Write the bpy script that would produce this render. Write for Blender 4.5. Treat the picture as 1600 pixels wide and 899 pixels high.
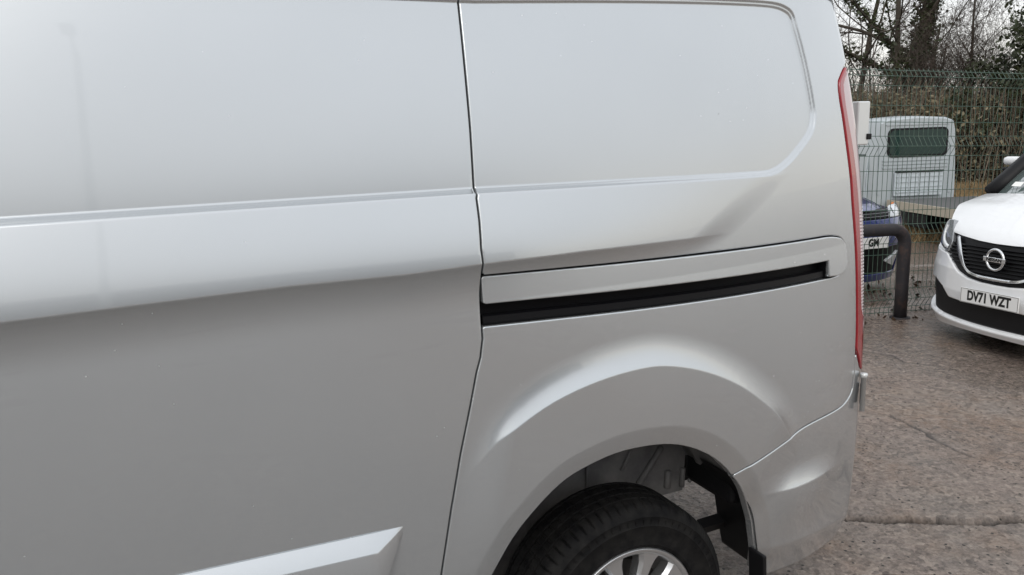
import bpy, bmesh, math, random
import numpy as np
from mathutils import Vector, Matrix

for o in list(bpy.data.objects):
    bpy.data.objects.remove(o, do_unlink=True)
scene = bpy.context.scene
COL = scene.collection
rng = np.random.default_rng(7)
random.seed(7)
rad = math.radians

# ------------------------------------------------------------------ camera
F_PX, CX, CY, CAM_H = 1200.0, 800.0, 449.5, 1.72
_D = np.array([210, 6079, 1200.0]); _D /= np.linalg.norm(_D)
_X = np.array([2700, -330, 1200.0]); _X -= _D * (_X @ _D); _X /= np.linalg.norm(_X)
_Z = -_D
CR = np.array([_X, np.cross(_Z, _X), _Z])          # world = CR @ camera
CC = np.array([0.0, 0.0, CAM_H])
cam = bpy.data.cameras.new('camera')
cam.sensor_width = 36.0; cam.sensor_fit = 'HORIZONTAL'
cam.lens = F_PX / 1600 * 36
cam.clip_start = 0.05; cam.clip_end = 2000
cam_o = bpy.data.objects.new('camera', cam); COL.objects.link(cam_o)
_r, _u, _b = CR @ [1, 0, 0], CR @ [0, -1, 0], CR @ [0, 0, -1]
cam_o.matrix_world = Matrix(((_r[0], _u[0], _b[0], CC[0]), (_r[1], _u[1], _b[1], CC[1]), (_r[2], _u[2], _b[2], CC[2]), (0, 0, 0, 1)))
scene.camera = cam_o

# ------------------------------------------------------------------ sky, sun, exposure
SUN_ELEV, SUN_AZ = rad(38), rad(215)                # azimuth clockwise from +Y
world = bpy.data.worlds.new('World'); scene.world = world; world.use_nodes = True
wn, wl = world.node_tree.nodes, world.node_tree.links
wn.clear()
w_out = wn.new('ShaderNodeOutputWorld'); w_bg = wn.new('ShaderNodeBackground')
w_sky = wn.new('ShaderNodeTexSky'); w_sky.sky_type = 'NISHITA'; w_sky.sun_disc = False
w_sky.sun_elevation = SUN_ELEV; w_sky.sun_rotation = SUN_AZ; w_sky.dust_density = 3.0
w_tc = wn.new('ShaderNodeTexCoord'); w_sep = wn.new('ShaderNodeSeparateXYZ')
wl.new(w_tc.outputs['Generated'], w_sep.inputs[0])
w_ramp = wn.new('ShaderNodeValToRGB')                # overcast: brighter towards the zenith, warm at the horizon
w_ramp.color_ramp.elements[0].position = 0.0; w_ramp.color_ramp.elements[0].color = (0.89, 0.84, 0.75, 1)
w_ramp.color_ramp.elements[1].position = 1.0; w_ramp.color_ramp.elements[1].color = (1.0, 1.02, 1.05, 1)
_e = w_ramp.color_ramp.elements.new(0.14); _e.color = (0.84, 0.85, 0.86, 1)
_e = w_ramp.color_ramp.elements.new(0.45); _e.color = (0.90, 0.925, 0.955, 1)
wl.new(w_sep.outputs['Z'], w_ramp.inputs[0])
w_noise = wn.new('ShaderNodeTexNoise'); w_noise.inputs['Scale'].default_value = 2.2; w_noise.inputs['Detail'].default_value = 5
wl.new(w_tc.outputs['Generated'], w_noise.inputs['Vector'])
w_nr = wn.new('ShaderNodeMapRange'); w_nr.inputs[1].default_value = 0.3; w_nr.inputs[2].default_value = 0.7
w_nr.inputs[3].default_value = 8.6; w_nr.inputs[4].default_value = 10.6
wl.new(w_noise.outputs[0], w_nr.inputs[0])
w_mul = wn.new('ShaderNodeVectorMath'); w_mul.operation = 'SCALE'
wl.new(w_ramp.outputs[0], w_mul.inputs[0]); wl.new(w_nr.outputs[0], w_mul.inputs['Scale'])
w_mix = wn.new('ShaderNodeMix'); w_mix.data_type = 'RGBA'; w_mix.inputs[0].default_value = 0.86
wl.new(w_sky.outputs[0], w_mix.inputs[6]); wl.new(w_mul.outputs[0], w_mix.inputs[7])
wl.new(w_mix.outputs[2], w_bg.inputs[0]); w_bg.inputs[1].default_value = 0.10
wl.new(w_bg.outputs[0], w_out.inputs[0])

sun = bpy.data.lights.new('sun', 'SUN'); sun.energy = 0.7; sun.angle = rad(30); sun.color = (1.0, 0.96, 0.90)
sun_o = bpy.data.objects.new('sun', sun); COL.objects.link(sun_o)
_sd = Vector((math.sin(SUN_AZ) * math.cos(SUN_ELEV), math.cos(SUN_AZ) * math.cos(SUN_ELEV), math.sin(SUN_ELEV)))
sun_o.rotation_euler = _sd.to_track_quat('Z', 'Y').to_euler()
scene.view_settings.view_transform = 'Standard'; scene.view_settings.look = 'None'
scene.view_settings.exposure = 0.46; scene.view_settings.gamma = 1.0
scene.view_settings.use_curve_mapping = False
scene.render.engine = 'CYCLES'
scene.cycles.use_denoising = True; scene.cycles.denoiser = 'OPENIMAGEDENOISE'
scene.cycles.sample_clamp_indirect = 2.5; scene.cycles.blur_glossy = 1.0
scene.cycles.caustics_reflective = False; scene.cycles.caustics_refractive = False; scene.cycles.max_bounces = 8

# ------------------------------------------------------------------ helpers
def ray(px, py):
    return CR @ np.array([(px - CX) / F_PX, (py - CY) / F_PX, 1.0])
def on_ground(px, py, z=0.0):
    r = ray(px, py); return CC + r * ((z - CAM_H) / r[2])
def at_dist(px, py, dist):
    r = ray(px, py); return CC + r * (dist / math.hypot(r[0], r[1]))
def project(p):
    c = (np.asarray(p, float) - CC) @ CR
    return np.stack([CX + F_PX * c[..., 0] / c[..., 2], CY + F_PX * c[..., 1] / c[..., 2]], -1)
def sstep(x, a, b):
    t = np.clip((x - a) / (b - a), 0, 1); return t * t * (3 - 2 * t)

def mat(name, color=(0.5, 0.5, 0.5), rough=0.5, metal=0.0, coat=0.0, spec=0.5, alpha=1.0, trans=0.0, ior=1.45, emis=None, es=0.0, coat_rough=0.03):
    m = bpy.data.materials.new(name); m.use_nodes = True
    b = m.node_tree.nodes['Principled BSDF']
    b.inputs['Base Color'].default_value = (*color, 1); b.inputs['Roughness'].default_value = rough
    b.inputs['Metallic'].default_value = metal; b.inputs['Coat Weight'].default_value = coat
    b.inputs['Coat Roughness'].default_value = coat_rough
    b.inputs['Specular IOR Level'].default_value = spec; b.inputs['Alpha'].default_value = alpha
    b.inputs['Transmission Weight'].default_value = trans; b.inputs['IOR'].default_value = ior
    if emis: b.inputs['Emission Color'].default_value = (*emis, 1); b.inputs['Emission Strength'].default_value = es
    return m
class NT:
    """small node-building helper for one material"""
    def __init__(s, m):
        s.m = m; s.n = m.node_tree.nodes; s.l = m.node_tree.links; s.b = s.n['Principled BSDF']
        s.tc = s.n.new('ShaderNodeTexCoord')
    def put(s, sock, v):
        if hasattr(v, 'is_linked') or hasattr(v, 'links'): s.l.new(v, sock)
        else: sock.default_value = v
    def noise(s, scale, detail=4, rough=0.55, coord='Object', vec=None, dist=0.0):
        n = s.n.new('ShaderNodeTexNoise'); n.inputs['Scale'].default_value = scale; n.inputs['Detail'].default_value = detail
        n.inputs['Roughness'].default_value = rough; n.inputs['Distortion'].default_value = dist
        s.l.new(vec if vec is not None else s.tc.outputs[coord], n.inputs['Vector']); return n.outputs[0]
    def voro(s, scale, coord='Object', out='Distance', feature='F1', vec=None):
        n = s.n.new('ShaderNodeTexVoronoi'); n.inputs['Scale'].default_value = scale; n.feature = feature
        s.l.new(vec if vec is not None else s.tc.outputs[coord], n.inputs['Vector']); return n.outputs[out]
    def mapr(s, v, a, b, c=0.0, d=1.0):
        n = s.n.new('ShaderNodeMapRange'); s.l.new(v, n.inputs[0])
        for k, x in enumerate((a, b, c, d)): n.inputs[k + 1].default_value = x
        return n.outputs[0]
    def mix(s, fac, a, b):
        n = s.n.new('ShaderNodeMix'); n.data_type = 'RGBA'; s.put(n.inputs[0], fac)
        for k, v in ((6, a), (7, b)):
            if isinstance(v, tuple): n.inputs[k].default_value = (*v, 1) if len(v) == 3 else v
            else: s.l.new(v, n.inputs[k])
        return n.outputs[2]
    def math(s, op, a, b=0.0):
        n = s.n.new('ShaderNodeMath'); n.operation = op; s.put(n.inputs[0], a); s.put(n.inputs[1], b); return n.outputs[0]
    def scale_vec(s, v, coord='Object'):
        n = s.n.new('ShaderNodeMapping'); s.l.new(s.tc.outputs[coord], n.inputs[0]); n.inputs['Scale'].default_value = v; return n.outputs[0]
    def bump(s, h, strength, dist=0.01, normal=None):
        n = s.n.new('ShaderNodeBump'); s.l.new(h, n.inputs['Height']); n.inputs['Strength'].default_value = strength
        n.inputs['Distance'].default_value = dist
        if normal is not None: s.l.new(normal, n.inputs['Normal'])
        return n.outputs[0]
    def color(s, v): s.l.new(v, s.b.inputs['Base Color'])
    def rough(s, v): s.l.new(v, s.b.inputs['Roughness'])
    def normal(s, v): s.l.new(v, s.b.inputs['Normal'])

def tag(o, label=None, category=None, group=None, kind=None):
    if label: o['label'] = label
    if category: o['category'] = category
    if group: o['group'] = group
    if kind: o['kind'] = kind
    return o
def empty(name, loc=(0, 0, 0), rz=0.0, parent=None):
    o = bpy.data.objects.new(name, None); COL.objects.link(o); o.location = loc; o.rotation_euler = (0, 0, rz)
    o.empty_display_size = 0.1
    if parent: o.parent = parent; o.matrix_parent_inverse = Matrix.Translation(-Vector(parent.location))
    return o
def link_mesh(name, me, m, parent=None, smooth=True):
    o = bpy.data.objects.new(name, me); COL.objects.link(o)
    if m: me.materials.append(m)
    if smooth and len(me.polygons): me.polygons.foreach_set('use_smooth', np.ones(len(me.polygons), bool))
    if parent:
        o.parent = parent
        if parent.type == 'EMPTY': o.matrix_parent_inverse = Matrix.Translation(-Vector(parent.location))
    return o
def np_mesh(name, verts, quads=None, tris=None, polys=None):
    """fast mesh from numpy arrays"""
    me = bpy.data.meshes.new(name)
    loops, starts, n = [], [], 0
    for a, k in ((quads, 4), (tris, 3)):
        if a is not None and len(a):
            a = np.asarray(a, np.int32); loops.append(a.ravel()); starts.append(n + np.arange(len(a)) * k); n += len(a) * k
    if polys:
        for p in polys:
            loops.append(np.array(p, np.int32)); starts.append(np.array([n])); n += len(p)
    L = np.concatenate(loops).astype(np.int32); S = np.concatenate(starts).astype(np.int32)
    verts = np.asarray(verts, np.float32)
    me.vertices.add(len(verts)); me.vertices.foreach_set('co', verts.ravel())
    me.loops.add(len(L)); me.loops.foreach_set('vertex_index', L)
    me.polygons.add(len(S)); me.polygons.foreach_set('loop_start', S)
    me.update(calc_edges=True); me.validate()
    return me
class MB:
    """collects shapes and links them as one mesh object"""
    def __init__(s): s.v = []; s.f = []
    def add(s, v, f):
        o = len(s.v); s.v.extend([tuple(map(float, p)) for p in v]); s.f.extend([tuple(i + o for i in q) for q in f]); return s
    def box(s, c, d, M=None, bev=0.0):
        x, y, z = (k / 2 for k in d); b = bev
        if b <= 0:
            v = [(sx * x, sy * y, sz * z) for sz in (-1, 1) for sx, sy in ((-1, -1), (1, -1), (1, 1), (-1, 1))]
            f = [(0, 3, 2, 1), (4, 5, 6, 7), (0, 1, 5, 4), (1, 2, 6, 5), (2, 3, 7, 6), (3, 0, 4, 7)]
        else:
            bm = bmesh.new(); bmesh.ops.create_cube(bm, size=1.0)
            for q in bm.verts: q.co = Vector((q.co.x * d[0], q.co.y * d[1], q.co.z * d[2]))
            bmesh.ops.bevel(bm, geom=list(bm.edges), offset=b, segments=2, profile=0.5, affect='EDGES')
            bm.verts.index_update()
            v = [tuple(q.co) for q in bm.verts]; f = [tuple(q.index for q in g.verts) for g in bm.faces]; bm.free()
        v = [Vector(p) for p in v]
        if M is not None: v = [M @ p for p in v]
        return s.add([p + Vector(c) for p in v], f)
    def tube(s, pts, r, sides=6, cap=True):
        pts = [np.asarray(p, float) for p in pts]; n = len(pts)
        rs = r if hasattr(r, '__len__') else [r] * n
        up = np.array([0.13, 0.31, 0.94]); vs = []; prev = None
        for i in range(n):
            t = pts[min(i + 1, n - 1)] - pts[max(i - 1, 0)]; t = t / (np.linalg.norm(t) + 1e-12)
            a = np.cross(t, up if prev is None else prev)
            if prev is None:
                if np.linalg.norm(a) < 0.05: a = np.cross(t, [1, 0, 0])
                a /= np.linalg.norm(a); b = np.cross(t, a)
            else:
                a = np.cross(prev, t); a /= (np.linalg.norm(a) + 1e-12); b = np.cross(t, a)
            prev = b
            for k in range(sides):
                w = 2 * math.pi * k / sides; vs.append(pts[i] + rs[i] * (a * math.cos(w) + b * math.sin(w)))
        fs = [(i * sides + k, i * sides + (k + 1) % sides, (i + 1) * sides + (k + 1) % sides, (i + 1) * sides + k) for i in range(n - 1) for k in range(sides)]
        if cap: fs += [tuple(range(sides))[::-1], tuple((n - 1) * sides + k for k in range(sides))]
        return s.add(vs, fs)
    def lathe(s, prof, seg, O, ax, up, close=False):
        """prof: (radius, axial)"""
        O, ax, up = (np.asarray(k, float) for k in (O, ax, up)); sd = np.cross(ax, up); n = len(prof)
        vs = [O + ax * a + (up * math.cos(2 * math.pi * k / seg) + sd * math.sin(2 * math.pi * k / seg)) * r for k in range(seg) for r, a in prof]
        fs = [(k * n + i, k * n + i + 1, ((k + 1) % seg) * n + i + 1, ((k + 1) % seg) * n + i) for k in range(seg) for i in range(n - 1)]
        return s.add(vs, fs)
    def prism(s, poly, M, h):
        """poly in local xy extruded by h along local z, placed by matrix M"""
        n = len(poly); v = [M @ Vector((x, y, 0)) for x, y in poly] + [M @ Vector((x, y, h)) for x, y in poly]
        f = [tuple(range(n))[::-1], tuple(range(n, 2 * n))] + [(i, (i + 1) % n, n + (i + 1) % n, n + i) for i in range(n)]
        return s.add(v, f)
    def build(s, name, m, parent=None, smooth=False):
        me = bpy.data.meshes.new(name); me.from_pydata(s.v, [], s.f); me.update()
        return link_mesh(name, me, m, parent, smooth)
def auto_smooth(o, ang=35):
    me = o.data; bm = bmesh.new(); bm.from_mesh(me)
    bmesh.ops.recalc_face_normals(bm, faces=list(bm.faces))
    for e in bm.edges:
        e.smooth = not (len(e.link_faces) == 2 and e.calc_face_angle(0) > rad(ang))
    for p in bm.faces: p.smooth = True
    bm.to_mesh(me); bm.free(); return o

def catmull(pts, n=6, closed=False):
    P = [np.asarray(p, float) for p in pts]; out = []; N = len(P)
    for i in range(N if closed else N - 1):
        g = (lambda k: P[k % N]) if closed else (lambda k: P[min(max(k, 0), N - 1)])
        p0, p1, p2, p3 = g(i - 1), g(i), g(i + 1), g(i + 2)
        for k in range(n):
            t = k / n
            out.append(0.5 * (2 * p1 + (p2 - p0) * t + (2 * p0 - 5 * p1 + 4 * p2 - p3) * t * t + (3 * p1 - p0 - 3 * p2 + p3) * t ** 3))
    if not closed: out.append(P[-1])
    return out
def poly_dist(pts, poly, closed=True):
    """unsigned distance and inside flag of points (N,2) to a polyline"""
    pts = np.asarray(pts, np.float32); poly = np.asarray(poly, np.float32)
    x, y = pts[:, 0], pts[:, 1]; d2 = np.full(len(pts), 1e9, np.float32); ins = np.zeros(len(pts), bool)
    n = len(poly)
    for i in range(n if closed else n - 1):
        ax, ay = poly[i]; bx, by = poly[(i + 1) % n]; ex, ey = bx - ax, by - ay; L = ex * ex + ey * ey
        if L < 1e-12: continue
        t = np.clip(((x - ax) * ex + (y - ay) * ey) / L, 0, 1)
        q = (x - ax - t * ex) ** 2 + (y - ay - t * ey) ** 2; np.minimum(d2, q, out=d2)
        if closed and ay != by:
            ins ^= ((ay > y) != (by > y)) & (x < (bx - ax) * (y - ay) / (by - ay) + ax)
    return np.sqrt(d2), ins
def sdf(pts, poly):
    d, i = poly_dist(pts, poly); return np.where(i, -d, d)

class Surf:
    """a curved sheet over (s, z): base point, outward normal, relief"""
    def __init__(s, base, normal, relief=None, srange=(-1, 1)):
        s.base, s.normal, s.relief, s.sr = base, normal, relief, srange
    def pos(s, u, z, depth=0.0):
        d = -np.asarray(depth, float) * np.ones_like(u)
        if s.relief is not None: d = d + s.relief(u, z)
        return s.base(u, z) + s.normal(u, z) * d[..., None]
    def find(s, px, py, z0=1.0):
        uu = np.linspace(s.sr[0], s.sr[1], 1500); z = z0
        for it in range(14):
            q = project(s.base(uu, np.full_like(uu, z)))
            a, b = q[:, 0].argmin(), q[:, 0].argmax()
            seg = slice(min(a, b), max(a, b) + 1)
            xs, us, ys = q[seg, 0], uu[seg], q[seg, 1]
            if xs[0] > xs[-1]: xs, us, ys = xs[::-1], us[::-1], ys[::-1]
            u = np.interp(px, xs, us); yy = np.interp(px, xs, ys)
            p = s.base(np.array([u]), np.array([z]))[0]; dz = (project(p + [0, 0, 0.01]) - project(p))[1] / 0.01
            z += (py - yy) / dz * 0.9
        return np.array([u, z])
    def poly(s, pxs, z0=1.0):
        out = []
        for x, y in pxs:
            q = s.find(x, y, z0)
            if s.relief is not None:                       # follow the pressed surface, not the flat one
                for it in range(3):
                    u, z = q[None, 0], q[None, 1]; sh = project(s.pos(u, z))[0] - project(s.base(u, z))[0]; q = s.find(x - sh[0], y - sh[1], q[1])
            out.append(q)
        return out

def panel(name, S, poly, du, dz, m, parent, gap=0.0, edge=0.003, depth=0.02, lift=0.0, relief=True, rings=3):
    """sheet of surface S inside the (s, z) outline, with rounded edges rolled inwards: one mesh"""
    poly = np.asarray(poly, float)
    u0, z0 = poly.min(0) - 2 * du; u1, z1 = poly.max(0) + 2 * du
    us = np.arange(u0, u1 + du, du); zs = np.arange(z0, z1 + dz, dz)
    U, Z = np.meshgrid(us, zs); nu, nz = len(us), len(zs)
    pts = np.stack([U.ravel(), Z.ravel()], 1)
    g = sdf(pts, poly) + gap + edge
    g = np.where(np.abs(g) < 1e-6, 1e-6, g).reshape(nz, nu); ins = g < 0
    idx = -np.ones((nz, nu), int); idx[ins] = np.arange(ins.sum())
    uv = [np.stack([U[ins], Z[ins]], 1)]
    c = ins[:-1, :-1].astype(int) + ins[:-1, 1:] + ins[1:, 1:] + ins[1:, :-1]
    J, I = np.where(c == 4)
    quads = np.stack([idx[J, I], idx[J, I + 1], idx[J + 1, I + 1], idx[J + 1, I]], 1)
    n0 = ins.sum(); cut = {}; cuv = []; polys = []; cedges = []
    def cv(a, b):
        k = (a, b) if a < b else (b, a)
        if k not in cut:
            ga, gb = g[k[0]], g[k[1]]; t = ga / (ga - gb); t = min(max(t, 0.02), 0.98)
            cut[k] = n0 + len(cuv)
            cuv.append((U[k[0]] + (U[k[1]] - U[k[0]]) * t, Z[k[0]] + (Z[k[1]] - Z[k[0]]) * t))
        return cut[k]
    Jm, Im = np.where((c > 0) & (c < 4))
    for j, i in zip(Jm, Im):
        q = [(j, i), (j, i + 1), (j + 1, i + 1), (j + 1, i)]; p = []; kinds = []
        for k in range(4):
            a, b = q[k], q[(k + 1) % 4]
            if ins[a]: p.append(idx[a]); kinds.append(0)
            if ins[a] != ins[b]: p.append(cv(a, b)); kinds.append(1 if ins[a] else 2)
        if len(p) >= 3: polys.append(p)
        for k in range(len(p)):
            if kinds[k] == 1 and kinds[(k + 1) % len(p)] == 2: cedges.append((p[k], p[(k + 1) % len(p)]))
    cuv = np.array(cuv); e = 2e-4
    gx = (sdf(cuv + [e, 0], poly) - sdf(cuv - [e, 0], poly)); gz = (sdf(cuv + [0, e], poly) - sdf(cuv - [0, e], poly))
    gn = np.stack([gx, gz], 1); gn /= np.maximum(np.linalg.norm(gn, axis=1, keepdims=True), 1e-6)
    uv.append(cuv); depths = [np.zeros(n0 + len(cuv))]
    nc = len(cuv); steps = [(edge * math.sin(a), edge * (1 - math.cos(a))) for a in (math.pi / 2 * k / rings for k in range(1, rings + 1))] if edge > 0 else []
    steps.append((edge, edge + depth))
    for off, dp in steps:
        uv.append(cuv + gn * off); depths.append(np.full(nc, dp))
    uv = np.concatenate(uv); dep = np.concatenate(depths)
    rel = S.relief
    if not relief: S.relief = None
    # the rim keeps the relief of the edge it hangs from
    ruv = uv.copy()
    xyz = S.base(uv[:, 0], uv[:, 1]); nn = S.normal(uv[:, 0], uv[:, 1])
    d = -dep + lift
    if S.relief is not None:
        r0 = S.relief(uv[:n0 + nc, 0], uv[:n0 + nc, 1]); r1 = r0[n0:]
        d = d + np.concatenate([r0] + [r1] * len(steps))
    xyz = xyz + nn * d[:, None]
    S.relief = rel
    ce = np.array(cedges) - n0; rq = []
    for k in range(len(steps)):
        a = ce + n0 + k * nc; b = ce + n0 + (k + 1) * nc
        rq.append(np.stack([a[:, 1], a[:, 0], b[:, 0], b[:, 1]], 1))
    me = np_mesh(name, xyz, np.concatenate([quads] + rq), None, polys)
    return link_mesh(name, me, m, parent)

def strip(name, S, us, prof, m, parent, cap=True):
    """profile (z(u), depth) swept along u on surface S without relief; prof is a list of (zfun, depth)"""
    us = np.asarray(us); rows = []
    for zf, dp in prof:
        z = zf(us); rows.append(S.base(us, z) - S.normal(us, z) * dp)
    V = np.concatenate(rows); n = len(us); q = []
    for k in range(len(prof) - 1):
        a = np.arange(n - 1) + k * n
        q.append(np.stack([a, a + 1, a + 1 + n, a + n], 1))
    me = np_mesh(name, V, np.concatenate(q)); return auto_smooth(link_mesh(name, me, m, parent), 30)

def font_obj(name, txt, size, M, m, parent, depth=0.001, sx=1.0, align='CENTER', bold=0.0):
    cu = bpy.data.curves.new(name, 'FONT'); cu.body = txt; cu.size = size; cu.extrude = depth; cu.align_x = align; cu.align_y = 'CENTER'
    cu.offset = bold
    o = bpy.data.objects.new(name + '_tmp', cu); COL.objects.link(o)
    dg = bpy.context.evaluated_depsgraph_get(); me = bpy.data.meshes.new_from_object(o.evaluated_get(dg))
    bpy.data.objects.remove(o, do_unlink=True)
    for v in me.vertices: v.co = M @ Vector((v.co.x * sx, v.co.y, v.co.z))
    me.name = name; return link_mesh(name, me, m, parent, smooth=False)

# ------------------------------------------------------------------ materials
def silver_paint():
    m = mat('silver_metallic_paint', (0.56, 0.565, 0.57), 0.29, 0.75, coat=1.0)
    t = NT(m)
    fl = t.voro(2600, out='Color'); n1 = t.noise(3.0, 3)
    base = t.mix(t.mapr(n1, 0.3, 0.7), (0.527, 0.553, 0.570), (0.539, 0.564, 0.580))
    # dried rain specks and grit
    def specks(scale, lo, keep):
        v = t.voro(scale); c = t.n.new('ShaderNodeTexVoronoi'); c.inputs['Scale'].default_value = scale; t.l.new(t.tc.outputs['Object'], c.inputs['Vector'])
        sp = t.n.new('ShaderNodeSeparateColor'); t.l.new(c.outputs['Color'], sp.inputs[0])
        return t.math('MULTIPLY', t.math('LESS_THAN', v, lo), t.math('GREATER_THAN', sp.outputs[0], keep))
    msk = t.mapr(t.noise(2.1, 2), 0.50, 0.62)
    light = t.math('MULTIPLY', specks(55, 0.075, 0.88), msk); dark = t.math('MULTIPLY', specks(33, 0.06, 0.95), t.mapr(t.noise(1.7, 2), 0.52, 0.62))
    c = t.mix(t.math('MULTIPLY', light, 0.55), base, (0.80, 0.80, 0.79)); c = t.mix(dark, c, (0.10, 0.09, 0.09)); t.color(c)
    t.rough(t.math('ADD', t.math('MULTIPLY', light, 0.3), 0.25))
    t.b.inputs['Coat Roughness'].default_value = 0.03
    return m
M_SILVER = silver_paint()
M_BLACK = mat('black_plastic', (0.007, 0.007, 0.008), 0.5, spec=0.3)
M_GAP = mat('shut_gap_dark', (0.004, 0.004, 0.004), 0.9, spec=0.05)
M_RAIL = mat('rail_black_gloss', (0.003, 0.003, 0.004), 0.45, spec=0.25)
M_RUBBER = mat('tyre_rubber', (0.016, 0.016, 0.017), 0.70, spec=0.16)
_t = NT(M_RUBBER); _t.color(_t.mix(_t.mapr(_t.noise(26, 5), 0.35, 0.7), (0.004, 0.004, 0.0045), (0.014, 0.0135, 0.013))); _t.normal(_t.bump(_t.noise(180, 3), 0.15, 0.002))
M_ALLOY = mat('alloy_silver', (0.62, 0.63, 0.64), 0.28, 0.9, coat=0.4)
M_STEEL = mat('galvanised_steel', (0.55, 0.56, 0.55), 0.4, 0.7)
M_ZINC = mat('hinge_paint', (0.66, 0.68, 0.68), 0.3, 0.4, coat=0.5)
M_LINER = mat('wheelhouse_dirty', (0.05, 0.05, 0.052), 0.6)
_t = NT(M_LINER); _t.color(_t.mix(_t.mapr(_t.noise(9, 5), 0.35, 0.7), (0.10, 0.10, 0.104), (0.21, 0.205, 0.20))); _t.normal(_t.bump(_t.noise(40, 4), 0.25, 0.006))
M_RED = mat('lamp_red', (0.30, 0.004, 0.012), 0.12, coat=1.0, spec=0.6)
M_CLEAR = mat('lamp_clear', (0.52, 0.40, 0.41), 0.12, coat=1.0)
M_GLASS = mat('dark_glass', (0.015, 0.022, 0.022), 0.03, spec=0.7, coat=0.6)
M_DISC = mat('brake_iron', (0.05, 0.046, 0.044), 0.5, 0.6)

def ground_material():
    m = mat('worn_wet_concrete', (0.2, 0.18, 0.16), 0.7); t = NT(m)
    big = t.noise(0.55, 4, 0.6); mid = t.noise(2.4, 6, 0.62); fine = t.noise(20, 7, 0.75); grain = t.voro(42, out='Color'); grain2 = t.voro(105, out='Color')
    bw = lambda c: t.mapr(c, 0.1, 0.9)
    grey = t.mix(t.mapr(fine, 0.3, 0.7), (0.125, 0.108, 0.098), (0.440, 0.382, 0.345))
    brown = t.mix(t.mapr(fine, 0.3, 0.7), (0.150, 0.092, 0.060), (0.470, 0.325, 0.235))
    c = t.mix(t.mapr(t.math('ADD', t.math('MULTIPLY', mid, 0.6), t.math('MULTIPLY', big, 0.4)), 0.46, 0.58), grey, brown)
    pink = t.mix(t.mapr(t.noise(1.3, 3), 0.45, 0.65), c, t.mix(t.mapr(fine, 0.3, 0.7), (0.155, 0.118, 0.105), (0.490, 0.390, 0.345)))
    # exposed aggregate
    sepx = t.n.new('ShaderNodeSeparateXYZ'); t.l.new(t.tc.outputs['Object'], sepx.inputs[0])
    pink = t.mix(t.mapr(t.math('ADD', sepx.outputs['X'], t.noise(1.1, 4)), 1.4, 2.6), t.mix(t.mapr(fine, 0.3, 0.7), (0.20, 0.204, 0.208), (0.44, 0.444, 0.448)), pink)  # unseen ground turned paler and neutral, to lift and cool the van's lower reflections
    stones = t.mix(bw(grain), (0.070, 0.058, 0.050), (0.52, 0.43, 0.365))
    c = t.mix(t.mapr(t.noise(14, 4), 0.34, 0.62, 0.18, 0.80), pink, stones)
    stones2 = t.mix(bw(grain2), (0.05, 0.044, 0.040), (0.48, 0.41, 0.355)); c = t.mix(0.28, c, stones2)
    # small dark pits
    pit = t.math('MULTIPLY', t.math('LESS_THAN', t.voro(26), 0.16), t.math('GREATER_THAN', t.noise(3.1, 2), 0.48))
    c = t.mix(pit, c, (0.02, 0.018, 0.016))
    # damp patches: darker and glossier; wetter towards the fence
    sep = t.n.new('ShaderNodeSeparateXYZ'); t.l.new(t.tc.outputs['Object'], sep.inputs[0])
    near_fence = t.mapr(sep.outputs['X'], 2.4, 5.2, 0.0, 0.26)
    wet = t.mapr(t.math('ADD', t.noise(0.9, 5, 0.6, dist=0.6), near_fence), 0.54, 0.70)
    c2 = t.n.new('ShaderNodeMix'); c2.data_type = 'RGBA'; c2.blend_type = 'MULTIPLY'; t.l.new(t.math('MULTIPLY', wet, 0.62), c2.inputs[0]); t.l.new(c, c2.inputs[6]); c2.inputs[7].default_value = (0.36, 0.33, 0.31, 1)
    t.rough(t.mapr(wet, 0.0, 1.0, 0.42, 0.10))
    h = t.math('ADD', t.math('MULTIPLY', t.noise(34, 7, 0.8), 0.9), t.math('MULTIPLY', t.voro(48), 0.5))
    cr = t.n.new('ShaderNodeAttribute'); cr.attribute_name = 'crack_dirt'
    t.color(t.mix(t.math('MULTIPLY', cr.outputs['Fac'], t.mapr(t.noise(9, 4), 0.25, 0.5, 0.4, 1.0)), c2.outputs[2], (0.022, 0.018, 0.015)))
    bn = t.n.new('ShaderNodeBump'); t.l.new(h, bn.inputs['Height']); bn.inputs['Distance'].default_value = 0.026; t.l.new(t.mapr(wet, 0.0, 1.0, 1.0, 0.22), bn.inputs['Strength'])
    t.normal(bn.outputs[0]); return m
M_GROUND = ground_material()

# ------------------------------------------------------------------ ground
FD = np.array([0.987, -0.159]); FD /= np.linalg.norm(FD)       # along the fence
FN = np.array([0.159, 0.987]); FN /= np.linalg.norm(FN)        # away from the yard
FB = np.array([5.989, 4.769])                                   # a point of the fence foot
def fence_side(x, y): return (x - FB[0]) * FN[0] + (y - FB[1]) * FN[1]
def hash_noise(x, y, s, seed=0):
    """smooth value noise on arrays"""
    x = x * s + seed * 17.3; y = y * s - seed * 9.1
    xi, yi = np.floor(x).astype(np.int64), np.floor(y).astype(np.int64); fx, fy = x - xi, y - yi
    fx = fx * fx * (3 - 2 * fx); fy = fy * fy * (3 - 2 * fy)
    def h(a, b):
        k = (a * 374761393 + b * 668265263 + seed * 1274126177) & 0x7fffffff
        k = ((k ^ (k >> 13)) * 1274126177) & 0x7fffffff; return ((k ^ (k >> 16)) & 0xffff) / 65535.0
    return (h(xi, yi) * (1 - fx) + h(xi + 1, yi) * fx) * (1 - fy) + (h(xi, yi + 1) * (1 - fx) + h(xi + 1, yi + 1) * fx) * fy
CRACKS = [[on_ground(px, py)[:2] for px, py in c] for c in (
    [(1180, 806), (1330, 811), (1400, 813), (1480, 815), (1540, 816), (1575, 813), (1680, 806)],
    [(1395, 650), (1425, 664), (1450, 675), (1452, 681), (1490, 700), (1515, 711)],
    [(1350, 548), (1400, 556), (1412, 566), (1470, 572)])]
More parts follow.
